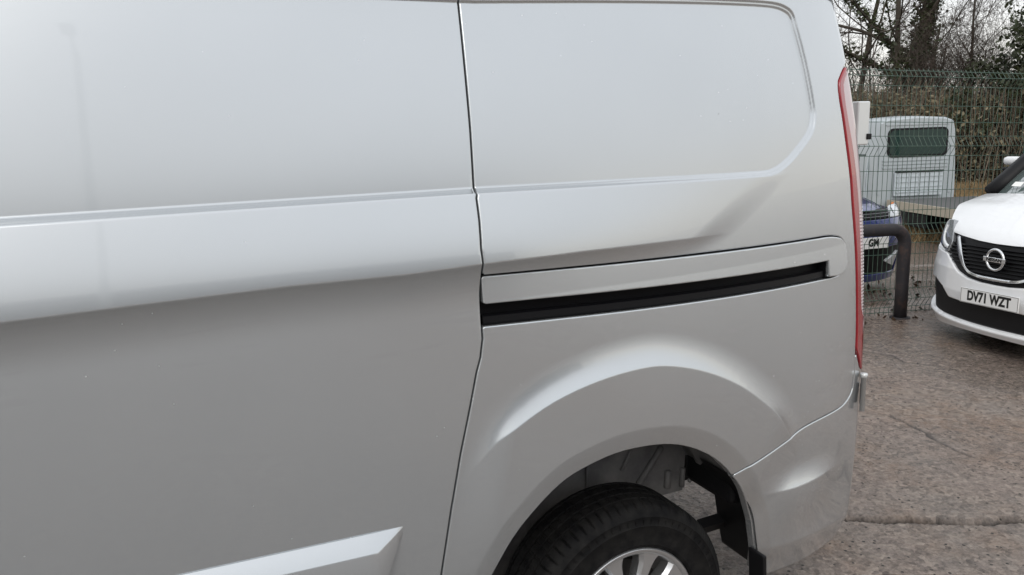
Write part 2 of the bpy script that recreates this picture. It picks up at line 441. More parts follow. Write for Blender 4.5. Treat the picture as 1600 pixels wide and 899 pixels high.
def terrain(x, y):
    f = fence_side(x, y)
    z = -0.50 * sstep(f, 0.3, 6.0) + 0.58 * sstep(np.hypot(x, y), 16.5, 20.5) * sstep(f, 1.0, 4.0) + 0.6 * sstep(f, 17, 60)
    z = z + 0.05 * sstep(f, -0.10, 0.25) * (1 - sstep(f, 0.3, 1.5))
    near = (np.abs(x) < 12) & (np.abs(y) < 12)
    z = z + np.where(near, 0.012 * (hash_noise(x, y, 0.7, 1) - 0.5) + 0.006 * (hash_noise(x, y, 4.0, 2) - 0.5) + 0.0035 * (hash_noise(x, y, 19.0, 3) - 0.5), 0)
    return z
def graded(lo, hi, step, far, g=1.22):
    c = list(np.arange(lo, hi, step)); s = step; v = c[-1]
    while v < far: s *= g; v += s; c.append(v)
    s = step; v = c[0]; pre = []
    while v > -far: s *= g; v -= s; pre.append(v)
    return np.array(pre[::-1] + c)
gx, gy = graded(1.5, 6.6, 0.016, 900), graded(0.9, 4.9, 0.016, 900)
GX, GY = np.meshgrid(gx, gy); GZ = terrain(GX, GY)
_pts = np.stack([GX.ravel(), GY.ravel()], 1)
_near = (np.abs(_pts[:, 0] - 4) < 3.5) & (np.abs(_pts[:, 1] - 3) < 3)
CRK = np.zeros(len(_pts))
for k, (cr, w, dp) in enumerate(zip(CRACKS, (0.030, 0.016, 0.016), (0.030, 0.014, 0.012))):
    cc = np.array(cr); d, _ = poly_dist(_pts[_near] + 0.012 * (np.stack([hash_noise(_pts[_near, 0], _pts[_near, 1], 11, 5), hash_noise(_pts[_near, 0], _pts[_near, 1], 11, 6)], 1) - 0.5) * 2.2, cc, closed=False)
    zz = GZ.ravel()[_near]; GZ.ravel()[_near] = zz - dp * (1 - sstep(d, 0.25 * w, w)); CRK[_near] = np.maximum(CRK[_near], 1 - sstep(d, 0.2 * w, 0.9 * w))
ny, nx = GX.shape; _i = np.arange(ny * nx).reshape(ny, nx)
gq = np.stack([_i[:-1, :-1], _i[:-1, 1:], _i[1:, 1:], _i[1:, :-1]], -1).reshape(-1, 4)
ground = link_mesh('ground', np_mesh('ground', np.stack([GX, GY, GZ], -1).reshape(-1, 3), gq), M_GROUND)
tag(ground, kind='structure')
_at = ground.data.attributes.new('crack_dirt', 'FLOAT', 'POINT'); _at.data.foreach_set('value', CRK.astype(np.float32))

# ------------------------------------------------------------------ silver van
van = empty('panel_van', (1.14, 2.6, 0.0))
tag(van, 'large silver panel van filling the foreground, its sliding door and rear wheel towards us', 'van')
YD, U1, RB, RC = 1.615, 0.9, 3.5, 0.085
UCP = [-0.035626464469362136, 0.163619337312644, -0.30712896007772705, 0.14323037665480456, 2.2190256239979114]
def van_uc(z): return np.polyval(UCP, np.clip(z, 0.25, 2.15))
def van_tumble(z):
    a = np.maximum(z - 1.25, 0); b = np.maximum(1.25 - z, 0); return 0.13 * a * a + 0.05 * b * b
def van_plan(u, z):
    uc = van_uc(z); th0 = np.maximum(u - U1, 0) / RB; thc = (uc - U1) / RB
    x1 = np.where(u > U1, U1 + RB * np.sin(th0), u); y1 = RB * (1 - np.cos(th0))
    xc = U1 + RB * np.sin(thc); yc = RB * (1 - np.cos(thc))
    t = np.minimum((u - uc) / RC + thc, math.pi / 2); ex = np.maximum(u - uc - (math.pi / 2 - thc) * RC, 0)
    m = u > uc
    return np.where(m, xc + RC * (np.sin(t) - np.sin(thc)), x1), np.where(m, yc + RC * (np.cos(thc) - np.cos(t)) + ex, y1), np.where(m, t, th0)
def van_base(u, z):
    x, y, th = van_plan(u, z); return np.stack([x, YD + van_tumble(z) + y, z + 0 * u], -1)
def van_normal(u, z):
    x, y, th = van_plan(u, z); a = np.maximum(z - 1.25, 0); b = np.maximum(1.25 - z, 0)
    n = np.stack([np.sin(th), -np.cos(th), 0.26 * a - 0.10 * b], -1); return n / np.linalg.norm(n, axis=-1, keepdims=True)
VS = Surf(van_base, van_normal, None, (-0.9, 2.6))
vp = lambda *pts: VS.poly(pts)

SWAGE = np.array(vp((0, 500.5), (210, 474), (446, 445), (630, 427), (754, 410), (906, 391.6), (1071, 373), (1125, 366)))
GROOVE = np.array(vp((0, 353), (370, 328), (745, 303), (1000, 288), (1205, 275)))
SW_END = np.array(vp((1146, 362), (1208, 298)))
RECESS = np.array([(-0.44, GROOVE[0, 1]), *GROOVE[:4]] + catmull(vp((1185, 276.3), (1205, 274), (1222, 266), (1240, 250), (1262, 222), (1272, 203), (1275, 184), (1273.5, 162), (1262, 100), (1248, 45), (1240, 20), (1228, 9), (1210, 3), (1180, 0)), 5) + vp((1120, -3),) + [(0.70, 2.035), (-0.44, 2.035)])
ARCH_TOP = catmull(vp((771, 899), (797, 847), (826, 806.6), (875, 755), (921, 726), (973, 704.6), (1033, 694.5), (1076, 699), (1113.6, 716), (1142, 743), (1162.5, 775), (1177, 809.5), (1182, 844), (1186, 875), (1190, 899)), 4)
ARCH = [np.array([ARCH_TOP[0][0] - 0.045, 0.30])] + ARCH_TOP + [np.array([ARCH_TOP[-1][0] + 0.02, 0.30])]
CREASE = [np.array([0.50, 0.2])] + catmull(vp((700, 790), (762, 703), (803, 666), (861, 625), (931, 592), (997, 573), (1042.6, 570), (1096, 579.5), (1146, 600), (1187, 629), (1212, 654), (1240, 700)), 4) + [np.array([1.85, 0.2])]
BUMP_CREASE = np.array(vp((1180, 776), (1215, 765), (1240, 755), (1290, 733), (1322, 718)))
BUMP_TUCK = np.array(vp((1185, 862), (1200, 856), (1258, 836), (1315, 810), (1326, 800)))
HUB = np.array([1.14, 0.335])
DOOR0 = np.array(vp((690, 899), (705, 800), (720, 711), (735, 637), (745, 583), (753, 508)))
def van_relief(u, z):
    sh = u.shape; u = u.ravel(); z = z.ravel(); d = np.zeros_like(u)
    zc = np.interp(u, SWAGE[:, 0], SWAGE[:, 1]); zg = np.interp(u, GROOVE[:, 0], GROOVE[:, 1])
    a, b = SW_END; e = b - a; nrm = np.array([-e[1], e[0]]) / np.linalg.norm(e)       # left of the slanting end
    de = (u - a[0]) * nrm[0] + (z - a[1]) * nrm[1]
    end = sstep(de, -0.01, 0.085)
    B = 0.036 - 0.031 * sstep(u, 0.72, 1.50)
    t = np.clip((zg - z) / np.maximum(zg - zc, 1e-3), 0, 1)
    band = B * (0.45 * sstep(zg - z, -0.013, 0.003) + 0.55 * (1 - (1 - t) ** 1.4)); s = np.maximum(zc - z, 0)
    under = B * np.maximum(1 - s / (0.118 - 0.058 * sstep(u, 0.8, 1.5)), 0) ** 2.6
    d += np.where(z > zc, band, under) * end
    m = z > 1.45
    q = np.stack([u[m], z[m]], 1); r = -sdf(q, RECESS)
    d[m] -= 0.0058 * sstep(r, 0, 0.0060) + 0.0050 * sstep(r, 0.0090, 0.0145)
    m = (u > 0.45) & (z < 1.35)
    q = np.stack([u[m], z[m]], 1); ang = np.arctan2(q[:, 0] - HUB[0] - 0.03, q[:, 1] - HUB[1])
    fade = sstep(ang, -1.35, -0.80) * (1 - sstep(ang, 0.72, 1.12)) * sstep(q[:, 0] - np.interp(q[:, 1], DOOR0[:, 1], DOOR0[:, 0]), 0.0, 0.13)
    r = sdf(q, CREASE); A = 0.021; w = 0.088
    rr = np.sqrt(np.maximum(r, 0) ** 2 + 0.002 ** 2) - 0.002
    fl = A * np.maximum(1 - rr / w, 0) ** 2.1
    d[m] += fl * fade
    ra = sdf(q, ARCH)                                                              # rolled flange round the opening
    d[m] -= 0.016 * (1 - np.clip(ra / 0.060, 0, 1)) ** 1.12 * (ra > -0.02)
    m = (u > 1.35) & (z < 1.0)
    q = np.stack([u[m], z[m]], 1); zl = np.interp(q[:, 0], BUMP_CREASE[:, 0], BUMP_CREASE[:, 1]); s = q[:, 1] - zl
    fu = sstep(q[:, 0], BUMP_CREASE[0, 0] - 0.02, BUMP_CREASE[2, 0]) * (1 - sstep(q[:, 0], BUMP_CREASE[2, 0] + 0.04, BUMP_CREASE[4, 0] - 0.005))
    d[m] += 0.025 * fu * np.where(s > 0, np.maximum(1 - s / 0.080, 0) ** 2, 1 - 0.8 * sstep(-s, 0.02, 0.22))
    zt = np.interp(q[:, 0], BUMP_TUCK[:, 0], BUMP_TUCK[:, 1]); s = np.maximum(zt - q[:, 1], 0)
    d[m] -= 0.060 * (1 - np.exp(-(s / 0.17) ** 1.25)) * sstep(q[:, 0], 1.30, 1.45)
    return d.reshape(sh)
VS.relief = van_relief

DOOR_EDGE = vp((717, 0), (726, 100), (735, 200), (742, 296), (745, 310), (749.5, 345), (752.5, 390), (753, 430), (753, 508), (754.5, 530), (751, 560), (745, 583), (735, 637), (720, 711), (705, 800), (690, 899))
DOOR_EDGE = [np.array([DOOR_EDGE[0][0] - 0.004, 2.115])] + DOOR_EDGE + [np.array([DOOR_EDGE[-1][0] - 0.015, 0.36])]
ZTOP = 2.115
RAIL_OUT = vp((753, 431), (1290, 369.5)) + catmull(vp((1300, 369), (1312, 371.5), (1319, 380), (1320.5, 397), (1319.5, 414), (1313, 427), (1302, 432.5), (1291, 435)), 4) + vp((753, 510))
BUMP_LINE = vp((1143, 744)) + catmull(vp((1168, 730), (1200, 710.6), (1243, 677.5), (1270, 660), (1308, 640), (1322, 628), (1331, 612), (1334, 595), (1336.5, 560), (1337, 545)), 3)
LAMP_LEFT = catmull(vp((1337, 545), (1338.3, 500), (1337, 400), (1331.5, 320), (1329, 280), (1323, 230), (1316, 179), (1312.5, 158), (1310.2, 138), (1310.3, 127)), 3) + vp((1315, 115), (1319.6, 105))
tip = LAMP_LEFT[-1]
cor = lambda z, e=0.16: np.array([float(van_uc(np.array(z))) + e, z])
sliding_door = [np.array([-0.47, 0.36])] + DOOR_EDGE[::-1] + [np.array([-0.47, ZTOP])]
i_rail_t, i_rail_b = 8, 9
quarter = DOOR_EDGE[:8] + [RAIL_OUT[0]] + RAIL_OUT[1:-1] + [RAIL_OUT[-1]] + DOOR_EDGE[9:] + [np.array([ARCH[0][0], 0.36])]
_k = int(np.argmin([np.hypot(*(p - BUMP_LINE[0])) for p in ARCH]))
quarter += [p for p in ARCH[1:_k] if p[1] > 0.36] + BUMP_LINE + LAMP_LEFT + [np.array([tip[0] + 0.02, tip[1] + 0.012]), cor(tip[1] + 0.03), cor(ZTOP)]
panel('sliding_door', VS, sliding_door, 0.005, 0.0022, M_SILVER, van, gap=0.0020, edge=0.0035)
panel('rear_quarter_panel', VS, quarter, 0.0026, 0.0022, M_SILVER, van, gap=0.0018, edge=0.0035)
bumper = BUMP_LINE + vp((1343, 572), (1346, 583)) + [cor(0.84), cor(0.34)] + vp((1326, 795), (1312, 827), (1298, 846), (1258, 873), (1200, 897)) + [ARCH[-2]] + [p for p in ARCH[_k + 1:-2]][::-1]
panel('rear_bumper', VS, bumper, 0.004, 0.003, M_SILVER, van, gap=0.0015, edge=0.004)
# tail lamp
lamp = empty('tail_lamp', (2.1, 1.8, 1.4), parent=van); 
LAMP_MID = catmull(vp((1350, 494), (1345.5, 484), (1344.3, 440), (1342, 340), (1336.5, 270), (1330, 220), (1323, 179), (1319.5, 155), (1317.3, 134)), 3) + vp((1319.5, 124))
red = LAMP_LEFT + [np.array([tip[0] + 0.02, tip[1] + 0.004])] + LAMP_MID[::-1] + vp((1351, 505), (1348.5, 550), (1346, 580), (1344, 574))
panel('red_lens', VS, red, 0.003, 0.005, M_RED, lamp, gap=0.001, edge=0.004, lift=0.004, relief=False)
RIBS = Surf(van_base, van_normal, lambda u, z: 0.0012 * np.sin(z * 2 * math.pi / 0.0115) * sstep(z, 1.03, 1.06) * (1 - sstep(z, 1.42, 1.45)), (-0.9, 2.6))
zlo, zhi = LAMP_MID[0][1], LAMP_MID[-1][1]
clear = LAMP_MID + [np.array([tip[0] + 0.03, tip[1] - 0.01])] + [cor(z, 0.13) for z in np.linspace(tip[1] - 0.03, zlo, 12)]
panel('clear_lens', RIBS, clear, 0.004, 0.0024, M_CLEAR, lamp, gap=0.001, edge=0.003, lift=0.001)
# inner shell that closes the shut lines
inner = [np.array([-0.46, 0.37])] + [np.array([ARCH[0][0] - 0.05, 0.37])] + [p + (p - HUB) / np.linalg.norm(p - HUB) * 0.03 for p in ARCH[1:_k + 6]] + [cor(0.75, 0.1), cor(ZTOP - 0.01, 0.1), np.array([-0.46, ZTOP - 0.01])]
panel('inner_shell', VS, inner, 0.02, 0.02, M_GAP, van, edge=0.0, depth=0.01, lift=-0.030, relief=False)
# rail cover and sliding rail
cov = RAIL_OUT[:-1] + vp((1291, 408.5), (1268, 411.5), (753, 477))
cov = vp((753, 431.5)) + RAIL_OUT[1:-2] + vp((1302, 432), (1291, 433.5), (1291, 408.5), (753, 477))
COVS = Surf(van_base, van_normal, lambda u, z: 0.006 + 0.10 * np.maximum(1.345 - z, 0) * 0.6, (-0.9, 2.6))
panel('rail_cover', COVS, cov, 0.004, 0.0025, M_SILVER, van, gap=0.0022, edge=0.003)
_a = np.array(vp((753, 477), (1291, 408.5))); _b = np.array(vp((753, 509), (1291, 434)))
us = np.linspace(_a[0, 0] + 0.002, _a[1, 0] - 0.001, 60)
zt = lambda u: np.interp(u, _a[:, 0], _a[:, 1]); zb = lambda u: np.interp(u, _b[:, 0], _b[:, 1])
mixz = lambda k: (lambda u: zt(u) * (1 - k) + zb(u) * k)
rail = strip('sliding_rail', VS, us, [(lambda u: zt(u) + 0.006, 0.020), (mixz(0.16), 0.028), (mixz(0.54), 0.029), (mixz(0.56), 0.010), (mixz(0.60), 0.005), (mixz(0.90), 0.004), (lambda u: zb(u) - 0.003, 0.012)], M_RAIL, van)
endc = MB(); _p = VS.base(np.array([_a[1, 0] - 0.004] * 4), np.array([zt(_a[1, 0]), zb(_a[1, 0]), zb(_a[1, 0]), zt(_a[1, 0])])); _n = VS.normal(np.array([_a[1, 0]]), np.array([1.3]))[0]
endc.add([_p[0] - _n * 0.03, _p[1] - _n * 0.03, _p[1] + _n * 0.002, _p[0] + _n * 0.002], [(0, 1, 2, 3)]); endc.build('rail_end', M_RAIL, van)
# side moulding on the door
mt = np.array(vp((289, 897), (451, 860.5), (629, 823))); mu_tip = mt[-1, 0]; mu_knee = VS.find(585, 850)[0]
_s = np.polyfit(mt[:, 0], mt[:, 1], 1)
us = np.concatenate([np.linspace(-0.46, mu_knee, 30), np.linspace(mu_knee, mu_tip, 9)[1:]])
ztop = np.polyval(_s, us); k = np.clip((mu_tip - us) / (mu_tip - mu_knee), 0, 1); rows = []
for dz, lf in ((0.0, -0.010), (0.0, 0.003), (-0.004, 0.006), (-0.033, 0.030), (-0.038, 0.032), (-0.15, 0.034), (-0.165, 0.024), (-0.17, -0.01)):
    z = ztop + dz * (0.10 + 0.90 * k); l = lf * k if lf > 0 else lf; rows.append(VS.base(us, z) + VS.normal(us, z) * (l * np.ones_like(us))[:, None])
V = np.concatenate(rows); n = len(us); q = [np.stack([np.arange(n - 1) + j * n, np.arange(n - 1) + (j + 1) * n, np.arange(1, n) + (j + 1) * n, np.arange(1, n) + j * n], 1) for j in range(len(rows) - 1)]
auto_smooth(link_mesh('side_moulding', np_mesh('side_moulding', V, np.concatenate(q)), M_SILVER, van), 28)

# wheelhouse
def arch_liner():
    pts = [p for p in ARCH[1:-1]]; ring = []
    keep = [p for i, p in enumerate(pts) if not (p[0] > HUB[0] and p[1] < 0.58)]
    rows = []
    for dep, off in ((0.006, 0.004), (0.02, 0.022), (0.06, 0.03), (0.24, 0.034), (0.25, 0.026), (0.27, 0.026), (0.28, 0.034), (0.42, 0.03)):
        row = []
        for p in keep:
            d = (p - HUB) / np.linalg.norm(p - HUB); q = p + d * off; b = VS.base(np.array([q[0]]), np.array([q[1]]))[0]; row.append((b[0], b[1] + dep, b[2]))
        rows.append(row)
    n = len(keep); V = [p for r in rows for p in r]; F = [(j * n + i, j * n + i + 1, (j + 1) * n + i + 1, (j + 1) * n + i) for j in range(len(rows) - 1) for i in range(n - 1)]
    o = MB().add(V, F).build('wheel_arch_liner', M_LINER, van, True)
    # inner wall
    yb = YD + 0.40; w = MB(); low = 0.50
    V = [(p[0] + 0.03 * (p[0] - HUB[0]), yb, p[1] + 0.03) for p in keep] + [(p[0], yb, min(low if p[0] > HUB[0] - 0.1 else 0.25, p[1])) for p in keep]
    w.add(V, [(i, i + 1, n + i + 1, n + i) for i in range(n - 1)]).build('wheelhouse_wall', M_LINER, van)
    tip_ = keep[-1]; MB().box((tip_[0] + 0.05, yb - 0.10, 0.60), (0.06, 0.24, 0.14), None, 0.02).build('liner_return', M_BLACK, van)
    back = [p for p in pts if p[0] > HUB[0] and p[1] < 0.66] + [ARCH[-1]]; V = []
    for dep, off in ((0.006, 0.004), (0.02, 0.022), (0.22, 0.026)):
        for p in back:
            d = (p - HUB) / np.linalg.norm(p - HUB); q = p + d * off; b = VS.base(np.array([q[0]]), np.array([q[1]]))[0]; V.append((b[0], b[1] + dep, b[2]))
    k = len(back); MB().add(V, [(j * k + i, j * k + i + 1, (j + 1) * k + i + 1, (j + 1) * k + i) for j in range(2) for i in range(k - 1)]).build('bumper_return', M_BLACK, van, True)
    return keep
keep = arch_liner()
for px0, py0, px1, py1, r in ((1033, 700, 998, 756, 0.011), (1044, 736, 1042, 762, 0.012), (1067, 732, 1065, 760, 0.010), (1099, 733, 1076, 752, 0.008), (985, 705, 972, 735, 0.006), (918, 728, 917, 760, 0.006)):
    def onw(px, py, y=YD + 0.395):
        r_ = ray(px, py); return CC + r_ * (y / r_[1])
    a, b = onw(px0, py0), onw(px1, py1); MB().tube([a + (a - b) * 0.04, a, b, b - (a - b) * 0.04], [r * 0.4, r, r, r * 0.4], 8).build('wheelhouse_rib', M_LINER, van, True)
MB().box((1.66, 2.40, 0.66), (0.08, 0.70, 0.09), bev=0.01).build('chassis_crossmember', M_BLACK, van)
_a, _b = onw(1092, 824, 1.93), onw(1168, 800, 1.93)
MB().tube([_a, _b], [0.026, 0.026], 4).build('bumper_bracket', M_BLACK, van)
flap = MB(); _f0 = VS.find(1183, 846); fx = float(VS.base(_f0[None, 0], _f0[None, 1])[0][0])
flap.box((fx + 0.012, YD + 0.105, 0.255), (0.014, 0.070, 0.29), Matrix.Rotation(rad(-3), 3, 'Y'), 0.004); flap.build('mud_flap', M_BLACK, van)
# rear wheel
WY = YD + 0.075
def make_wheel(name, parent, O, ax, det=True):
    w = empty(name, O, parent=parent)
    prof = [(.211, -.014), (.216, -.004), (.226, .003), (.231, .0045), (.234, .003), (.262, .0075), (.285, .007), (.288, .0085), (.291, .0065), (.304, .003), (.307, .0042), (.310, .001), (.322, -.008), (.331, -.018), (.3365, -.030), (.338, -.046)]
    a = -.046
    for gpos in (-.052, -.088, -.124, -.160):
        prof += [(.3385, gpos), (.331, gpos - .001), (.331, gpos - .008), (.3385, gpos - .009)]
    prof += [(.338, -.176), (.331, -.190), (.315, -.205), (.28, -.213), (.24, -.210), (.211, -.195)]
    prof = np.array(prof); n = len(prof); K = 504; prof[:, 0] *= 1 + 0.020 * (prof[:, 0] > 0.30)
    O = np.array(O, float); ax = np.array(ax, float); up = np.array([0, 0, 1.0]); sd = np.cross(ax, up)
    th = 2 * np.pi * np.arange(K) / K; r = np.repeat(prof[None, :, 0], K, 0).copy(); A = np.repeat(prof[None, :, 1], K, 0)
    kk = np.arange(K) % 7
    for i in range(n):
        if -.047 < prof[i, 1] < -.012 and prof[i, 0] > .325: r[kk == 0, i] -= .007
        if prof[i, 0] > .344 and prof[i, 1] < -.05: r[(np.arange(K) + int(-prof[i, 1] * 200)) % 7 == 3, i] -= .004
    V = O + ax * A[..., None] + (np.cos(th)[:, None, None] * up + np.sin(th)[:, None, None] * sd) * r[..., None]
    idx = np.arange(K * n).reshape(K, n); nx_ = np.roll(idx, -1, 0)
    q = np.stack([idx[:, :-1], idx[:, 1:], nx_[:, 1:], nx_[:, :-1]], -1).reshape(-1, 4)
    ty = link_mesh('tyre', np_mesh('tyre', V.reshape(-1, 3), q), M_RUBBER, w); auto_smooth(ty, 40)
    # moulded bars on the shoulder of the sidewall
    bars = MB()
    for k in range(0, 72):
        t = 2 * math.pi * (k + 0.5) / 72; d = math.cos(t) * up + math.sin(t) * sd; tg = -math.sin(t) * up + math.cos(t) * sd
        p = O + d * .300 + ax * .0058
        M = Matrix(((tg[0], d[0], ax[0]), (tg[1], d[1], ax[1]), (tg[2], d[2], ax[2])))
        bars.box(p, (.0022, .014, .0022), M)
    tag(bars.build('sidewall_ribs', M_RUBBER, w), kind='stuff')
    rim = MB(); rim.lathe([(.2175, -.010), (.2185, .0), (.2155, .004), (.209, .004), (.203, .0), (.197, -.006), (.194, -.016), (.186, -.05), (.182, -.17)], 120, O, ax, up)
    ro = rim.build('rim', M_ALLOY, w, True); auto_smooth(ro, 50)
    for k in range(10):
        t = 2 * math.pi * (k + 0.42) / 10; d = math.cos(t) * up + math.sin(t) * sd; tg = -math.sin(t) * up + math.cos(t) * sd
        s = MB(); V = []
        for rr, wd, fz in ((.045, .018, -.006), (.11, .026, -.004), (.165, .038, -.004), (.186, .052, -.004), (.201, .075, -.003)):
            c = O + d * rr
            V += [c - tg * wd / 1 * .62 + ax * (fz - .045), c - tg * wd * .62 + ax * (fz - .012), c - tg * wd * .40 + ax * fz, c + tg * wd * .40 + ax * fz, c + tg * wd * .62 + ax * (fz - .012), c + tg * wd * .62 + ax * (fz - .045)]
        Fc = [(j * 6 + i, j * 6 + i + 1, (j + 1) * 6 + i + 1, (j + 1) * 6 + i) for j in range(4) for i in range(5)]
        auto_smooth(s.add(V, Fc).build('spoke', M_ALLOY, w), 30)
    MB().lathe([(0.0, -.002), (.03, -.002), (.034, -.006), (.052, -.010), (.06, -.02), (.06, -.05)], 48, O, ax, up).build('hub_cap', M_ALLOY, w, True)
    MB().lathe([(.0, -.07), (.15, -.07), (.152, -.075), (.152, -.09), (.0, -.09)], 64, O, ax, up).build('brake_disc', M_DISC, w)
    return w
make_wheel('wheel', van, (HUB[0] - 0.034, WY, HUB[1]), (0, -1, 0))

# roof, tail, far side, floor, cab
YC = YD + 1.02
def mirror_y(y): return 2 * YC - y
zr = np.array([0.40, 0.6, 0.8, 1.0, 1.25, 1.5, 1.75, 1.95, ZTOP]); ur = np.array([-0.47, 0.0, 0.5, 1.0, 1.5, 1.8, 2.0, 2.1, 2.2, 2.3])
Ug, Zg = np.meshgrid(ur, zr); Ug = np.minimum(Ug, van_uc(Zg) + 0.16); Ug[:, -1] = van_uc(Zg[:, -1]) + 0.16
B_ = van_base(Ug, Zg); B_[..., 1] = mirror_y(B_[..., 1]); nzr, nur = Ug.shape; _i = np.arange(nzr * nur).reshape(nzr, nur)
link_mesh('far_side_panel', np_mesh('far_side_panel', B_.reshape(-1, 3), np.stack([_i[:-1, :-1], _i[1:, :-1], _i[1:, 1:], _i[:-1, 1:]], -1).reshape(-1, 4)), M_SILVER, van)
V, F = [], []; xs = np.linspace(-0.47, 2.1, 14); ts = np.linspace(0, 1, 13)
for x in xs:
    xe = min(x, 2.06); y0 = YD + float(van_tumble(np.array(ZTOP))) + (max(xe - U1, 0) ** 2) / (2 * RB); drop = 0.0 if x < 1.9 else 0.04 * (x - 1.9) / 0.2
    for t in ts: V.append((x, y0 + (mirror_y(y0) - y0) * t, ZTOP - 0.004 - drop * 0.5 + 0.085 * (1 - abs(2 * t - 1) ** 5)))
n = len(ts); MB().add(V, [(i * n + j, (i + 1) * n + j, (i + 1) * n + j + 1, i * n + j + 1) for i in range(len(xs) - 1) for j in range(n - 1)]).build('roof', M_SILVER, van, True)
rear = lambda z: float(van_base(cor(z, 0.2)[None, 0], np.array([z]))[0, 0])
for s in (0, 1):
    zz = np.linspace(0.72, ZTOP, 12); ya, yb = (YD + 0.375, YC - 0.004) if s == 0 else (YC + 0.004, mirror_y(YD + 0.375))
    V = [(rear(z) + 0.012, y, z) for z in zz for y in (ya, (ya + yb) / 2, yb)] + [(rear(z) - 0.03, y, z) for z in zz for y in (ya, (ya + yb) / 2, yb)]
    k = len(zz) * 3; F = [(i * 3 + j, i * 3 + j + 1, i * 3 + j + 4, i * 3 + j + 3) for i in range(len(zz) - 1) for j in range(2)]
    F += [(i * 3 + e, i * 3 + 3 + e, k + i * 3 + 3 + e, k + i * 3 + e) for i in range(len(zz) - 1) for e in (0, 2)]
    MB().add(V, F).build('rear_door', M_SILVER, van, True)
rb = MB(); V, F = [], []
for z, o in ((0.36, -0.05), (0.42, 0.0), (0.60, 0.005), (0.70, 0.0), (0.72, -0.03)):
    for y in np.linspace(YD + 0.33, mirror_y(YD + 0.33), 9): V.append((rear(max(z, 0.4)) + o - 0.02 + 0.02 * (1 - ((y - YC) / 0.9) ** 2), y, z))
MB().add(V, [(j * 9 + i, j * 9 + i + 1, j * 9 + i + 10, j * 9 + i + 9) for j in range(4) for i in range(8)]).build('rear_bumper_face', M_SILVER, van, True)
MB().box((0.25, YC + 0.02, 0.53), (3.2, 1.10, 0.10)).build('floor_pan', M_BLACK, van)
MB().box((-0.65, YC, 0.44), (2.2, 1.86, 0.06)).build('sill', M_BLACK, van)
# rear door hinges seen past the lamp
hz = 1.66; hx = rear(hz)
h = MB(); _h0 = at_dist(1343, 193, 2.92); h.box(_h0, (0.055, 0.035, 0.145), Matrix.Rotation(rad(0), 3, 'Z'), 0.004); h.build('door_hinge', M_ZINC, van)
MB().box(_h0 + np.array([0.026, -0.012, -0.045]), (0.022, 0.02, 0.02), None, 0.003).build('hinge_stop', M_BLACK, van)
_h1 = at_dist(1350, 585, 2.86); _h2 = _h1 + np.array([0.0, 0.0, -0.135])
MB().tube([_h1 + [0, 0, .004], _h1, _h1 - [0, 0, .012], _h1 - [0, 0, .0125], _h2], [0.011, 0.013, 0.013, 0.009, 0.009], 16).build('door_hinge', M_ZINC, van, True)
MB().box((_h1 + _h2) / 2 + np.array([0.012, 0.012, -0.01]), (0.014, 0.014, 0.075), None, 0.002).build('hinge_bracket', M_BLACK, van)

# ------------------------------------------------------------------ white van opposite
def frame_surf(O, f, W, L, n, prof, roll=0.0):
    """rounded vehicle front: plan superellipse, upright profile prof(z) = set-back; s is arc length, image-right positive"""
    O = np.array([O[0], O[1], 0.0]); f = np.array([f[0], f[1], 0.0]); f /= np.linalg.norm(f); l = np.array([-f[1], f[0], 0.0])
    a = np.linspace(-math.pi / 2, math.pi / 2, 1601); yy = W * np.sign(a) * np.abs(np.sin(a)) ** (2 / n); xx = -L * (1 - np.abs(np.cos(a)) ** (2 / n))
    yy = np.concatenate([[-W], yy, [W]]); xx = np.concatenate([[-L - 1.2], xx, [-L - 1.2]])
    ar = np.concatenate([[0], np.cumsum(np.hypot(np.diff(xx), np.diff(yy)))]); mid = np.interp(0, yy[1:-1], ar[1:-1]); ar -= mid
    tx, ty = np.gradient(xx, ar + np.arange(len(ar)) * 1e-9), np.gradient(yy, ar + np.arange(len(ar)) * 1e-9)
    def base(s, z):
        x = np.interp(s, ar, xx) - prof(z); y = np.interp(s, ar, yy)
        return O + x[..., None] * f + y[..., None] * l + (z + math.tan(roll) * y)[..., None] * np.array([0, 0, 1.0])
    def normal(s, z):
        px, py = np.interp(s, ar, tx), np.interp(s, ar, ty); k = np.hypot(px, py) + 1e-9
        nx, ny = py / k, -px / k; dz = (prof(z + 0.01) - prof(z - 0.01)) / 0.02
        v = nx[..., None] * f + ny[..., None] * l + dz[..., None] * np.array([0, 0, 1.0]); return v / np.linalg.norm(v, axis=-1, keepdims=True)
    S = Surf(base, normal, None, (-W * 1.25, W * 1.25)); S.f, S.l, S.O = f, l, O; S.local = lambda x, y, z: O + f * x + l * y + np.array([0, 0, z + math.tan(roll) * y])
    return S
M_WHITE = mat('white_paint', (0.80, 0.81, 0.82), 0.30, coat=1.0)
M_CHROME = mat('chrome', (0.70, 0.71, 0.72), 0.16, 1.0)
M_DCHROME = mat('dark_chrome', (0.22, 0.22, 0.23), 0.22, 0.9)
M_PLATE = mat('plate_white', (0.80, 0.80, 0.79), 0.35)
M_INK = mat('plate_black', (0.008, 0.008, 0.008), 0.5)
M_LENS = mat('lamp_lens', (0.30, 0.31, 0.32), 0.06, coat=1.0, metal=0.5)
M_DRL = mat('light_guide', (0.85, 0.87, 0.88), 0.15, coat=1.0)
M_SCREEN = mat('windscreen_glass', (0.10, 0.13, 0.125), 0.02, spec=0.9, coat=1.0)
M_PAPER = mat('paper_white', (0.82, 0.82, 0.80), 0.7)
wv = empty('delivery_van', (5.41, 3.52, 0.0))
tag(wv, 'white van at the right edge, nose towards us, black grille with round chrome badge', 'van')
NVP_Z = np.array([0.0, 0.16, 0.22, 0.30, 0.44, 0.60, 0.70, 0.85, 0.97, 1.05, 1.12]); NVP_X = np.array([0.14, 0.06, 0.02, 0.015, 0.0, 0.01, 0.035, 0.08, 0.125, 0.18, 0.30])
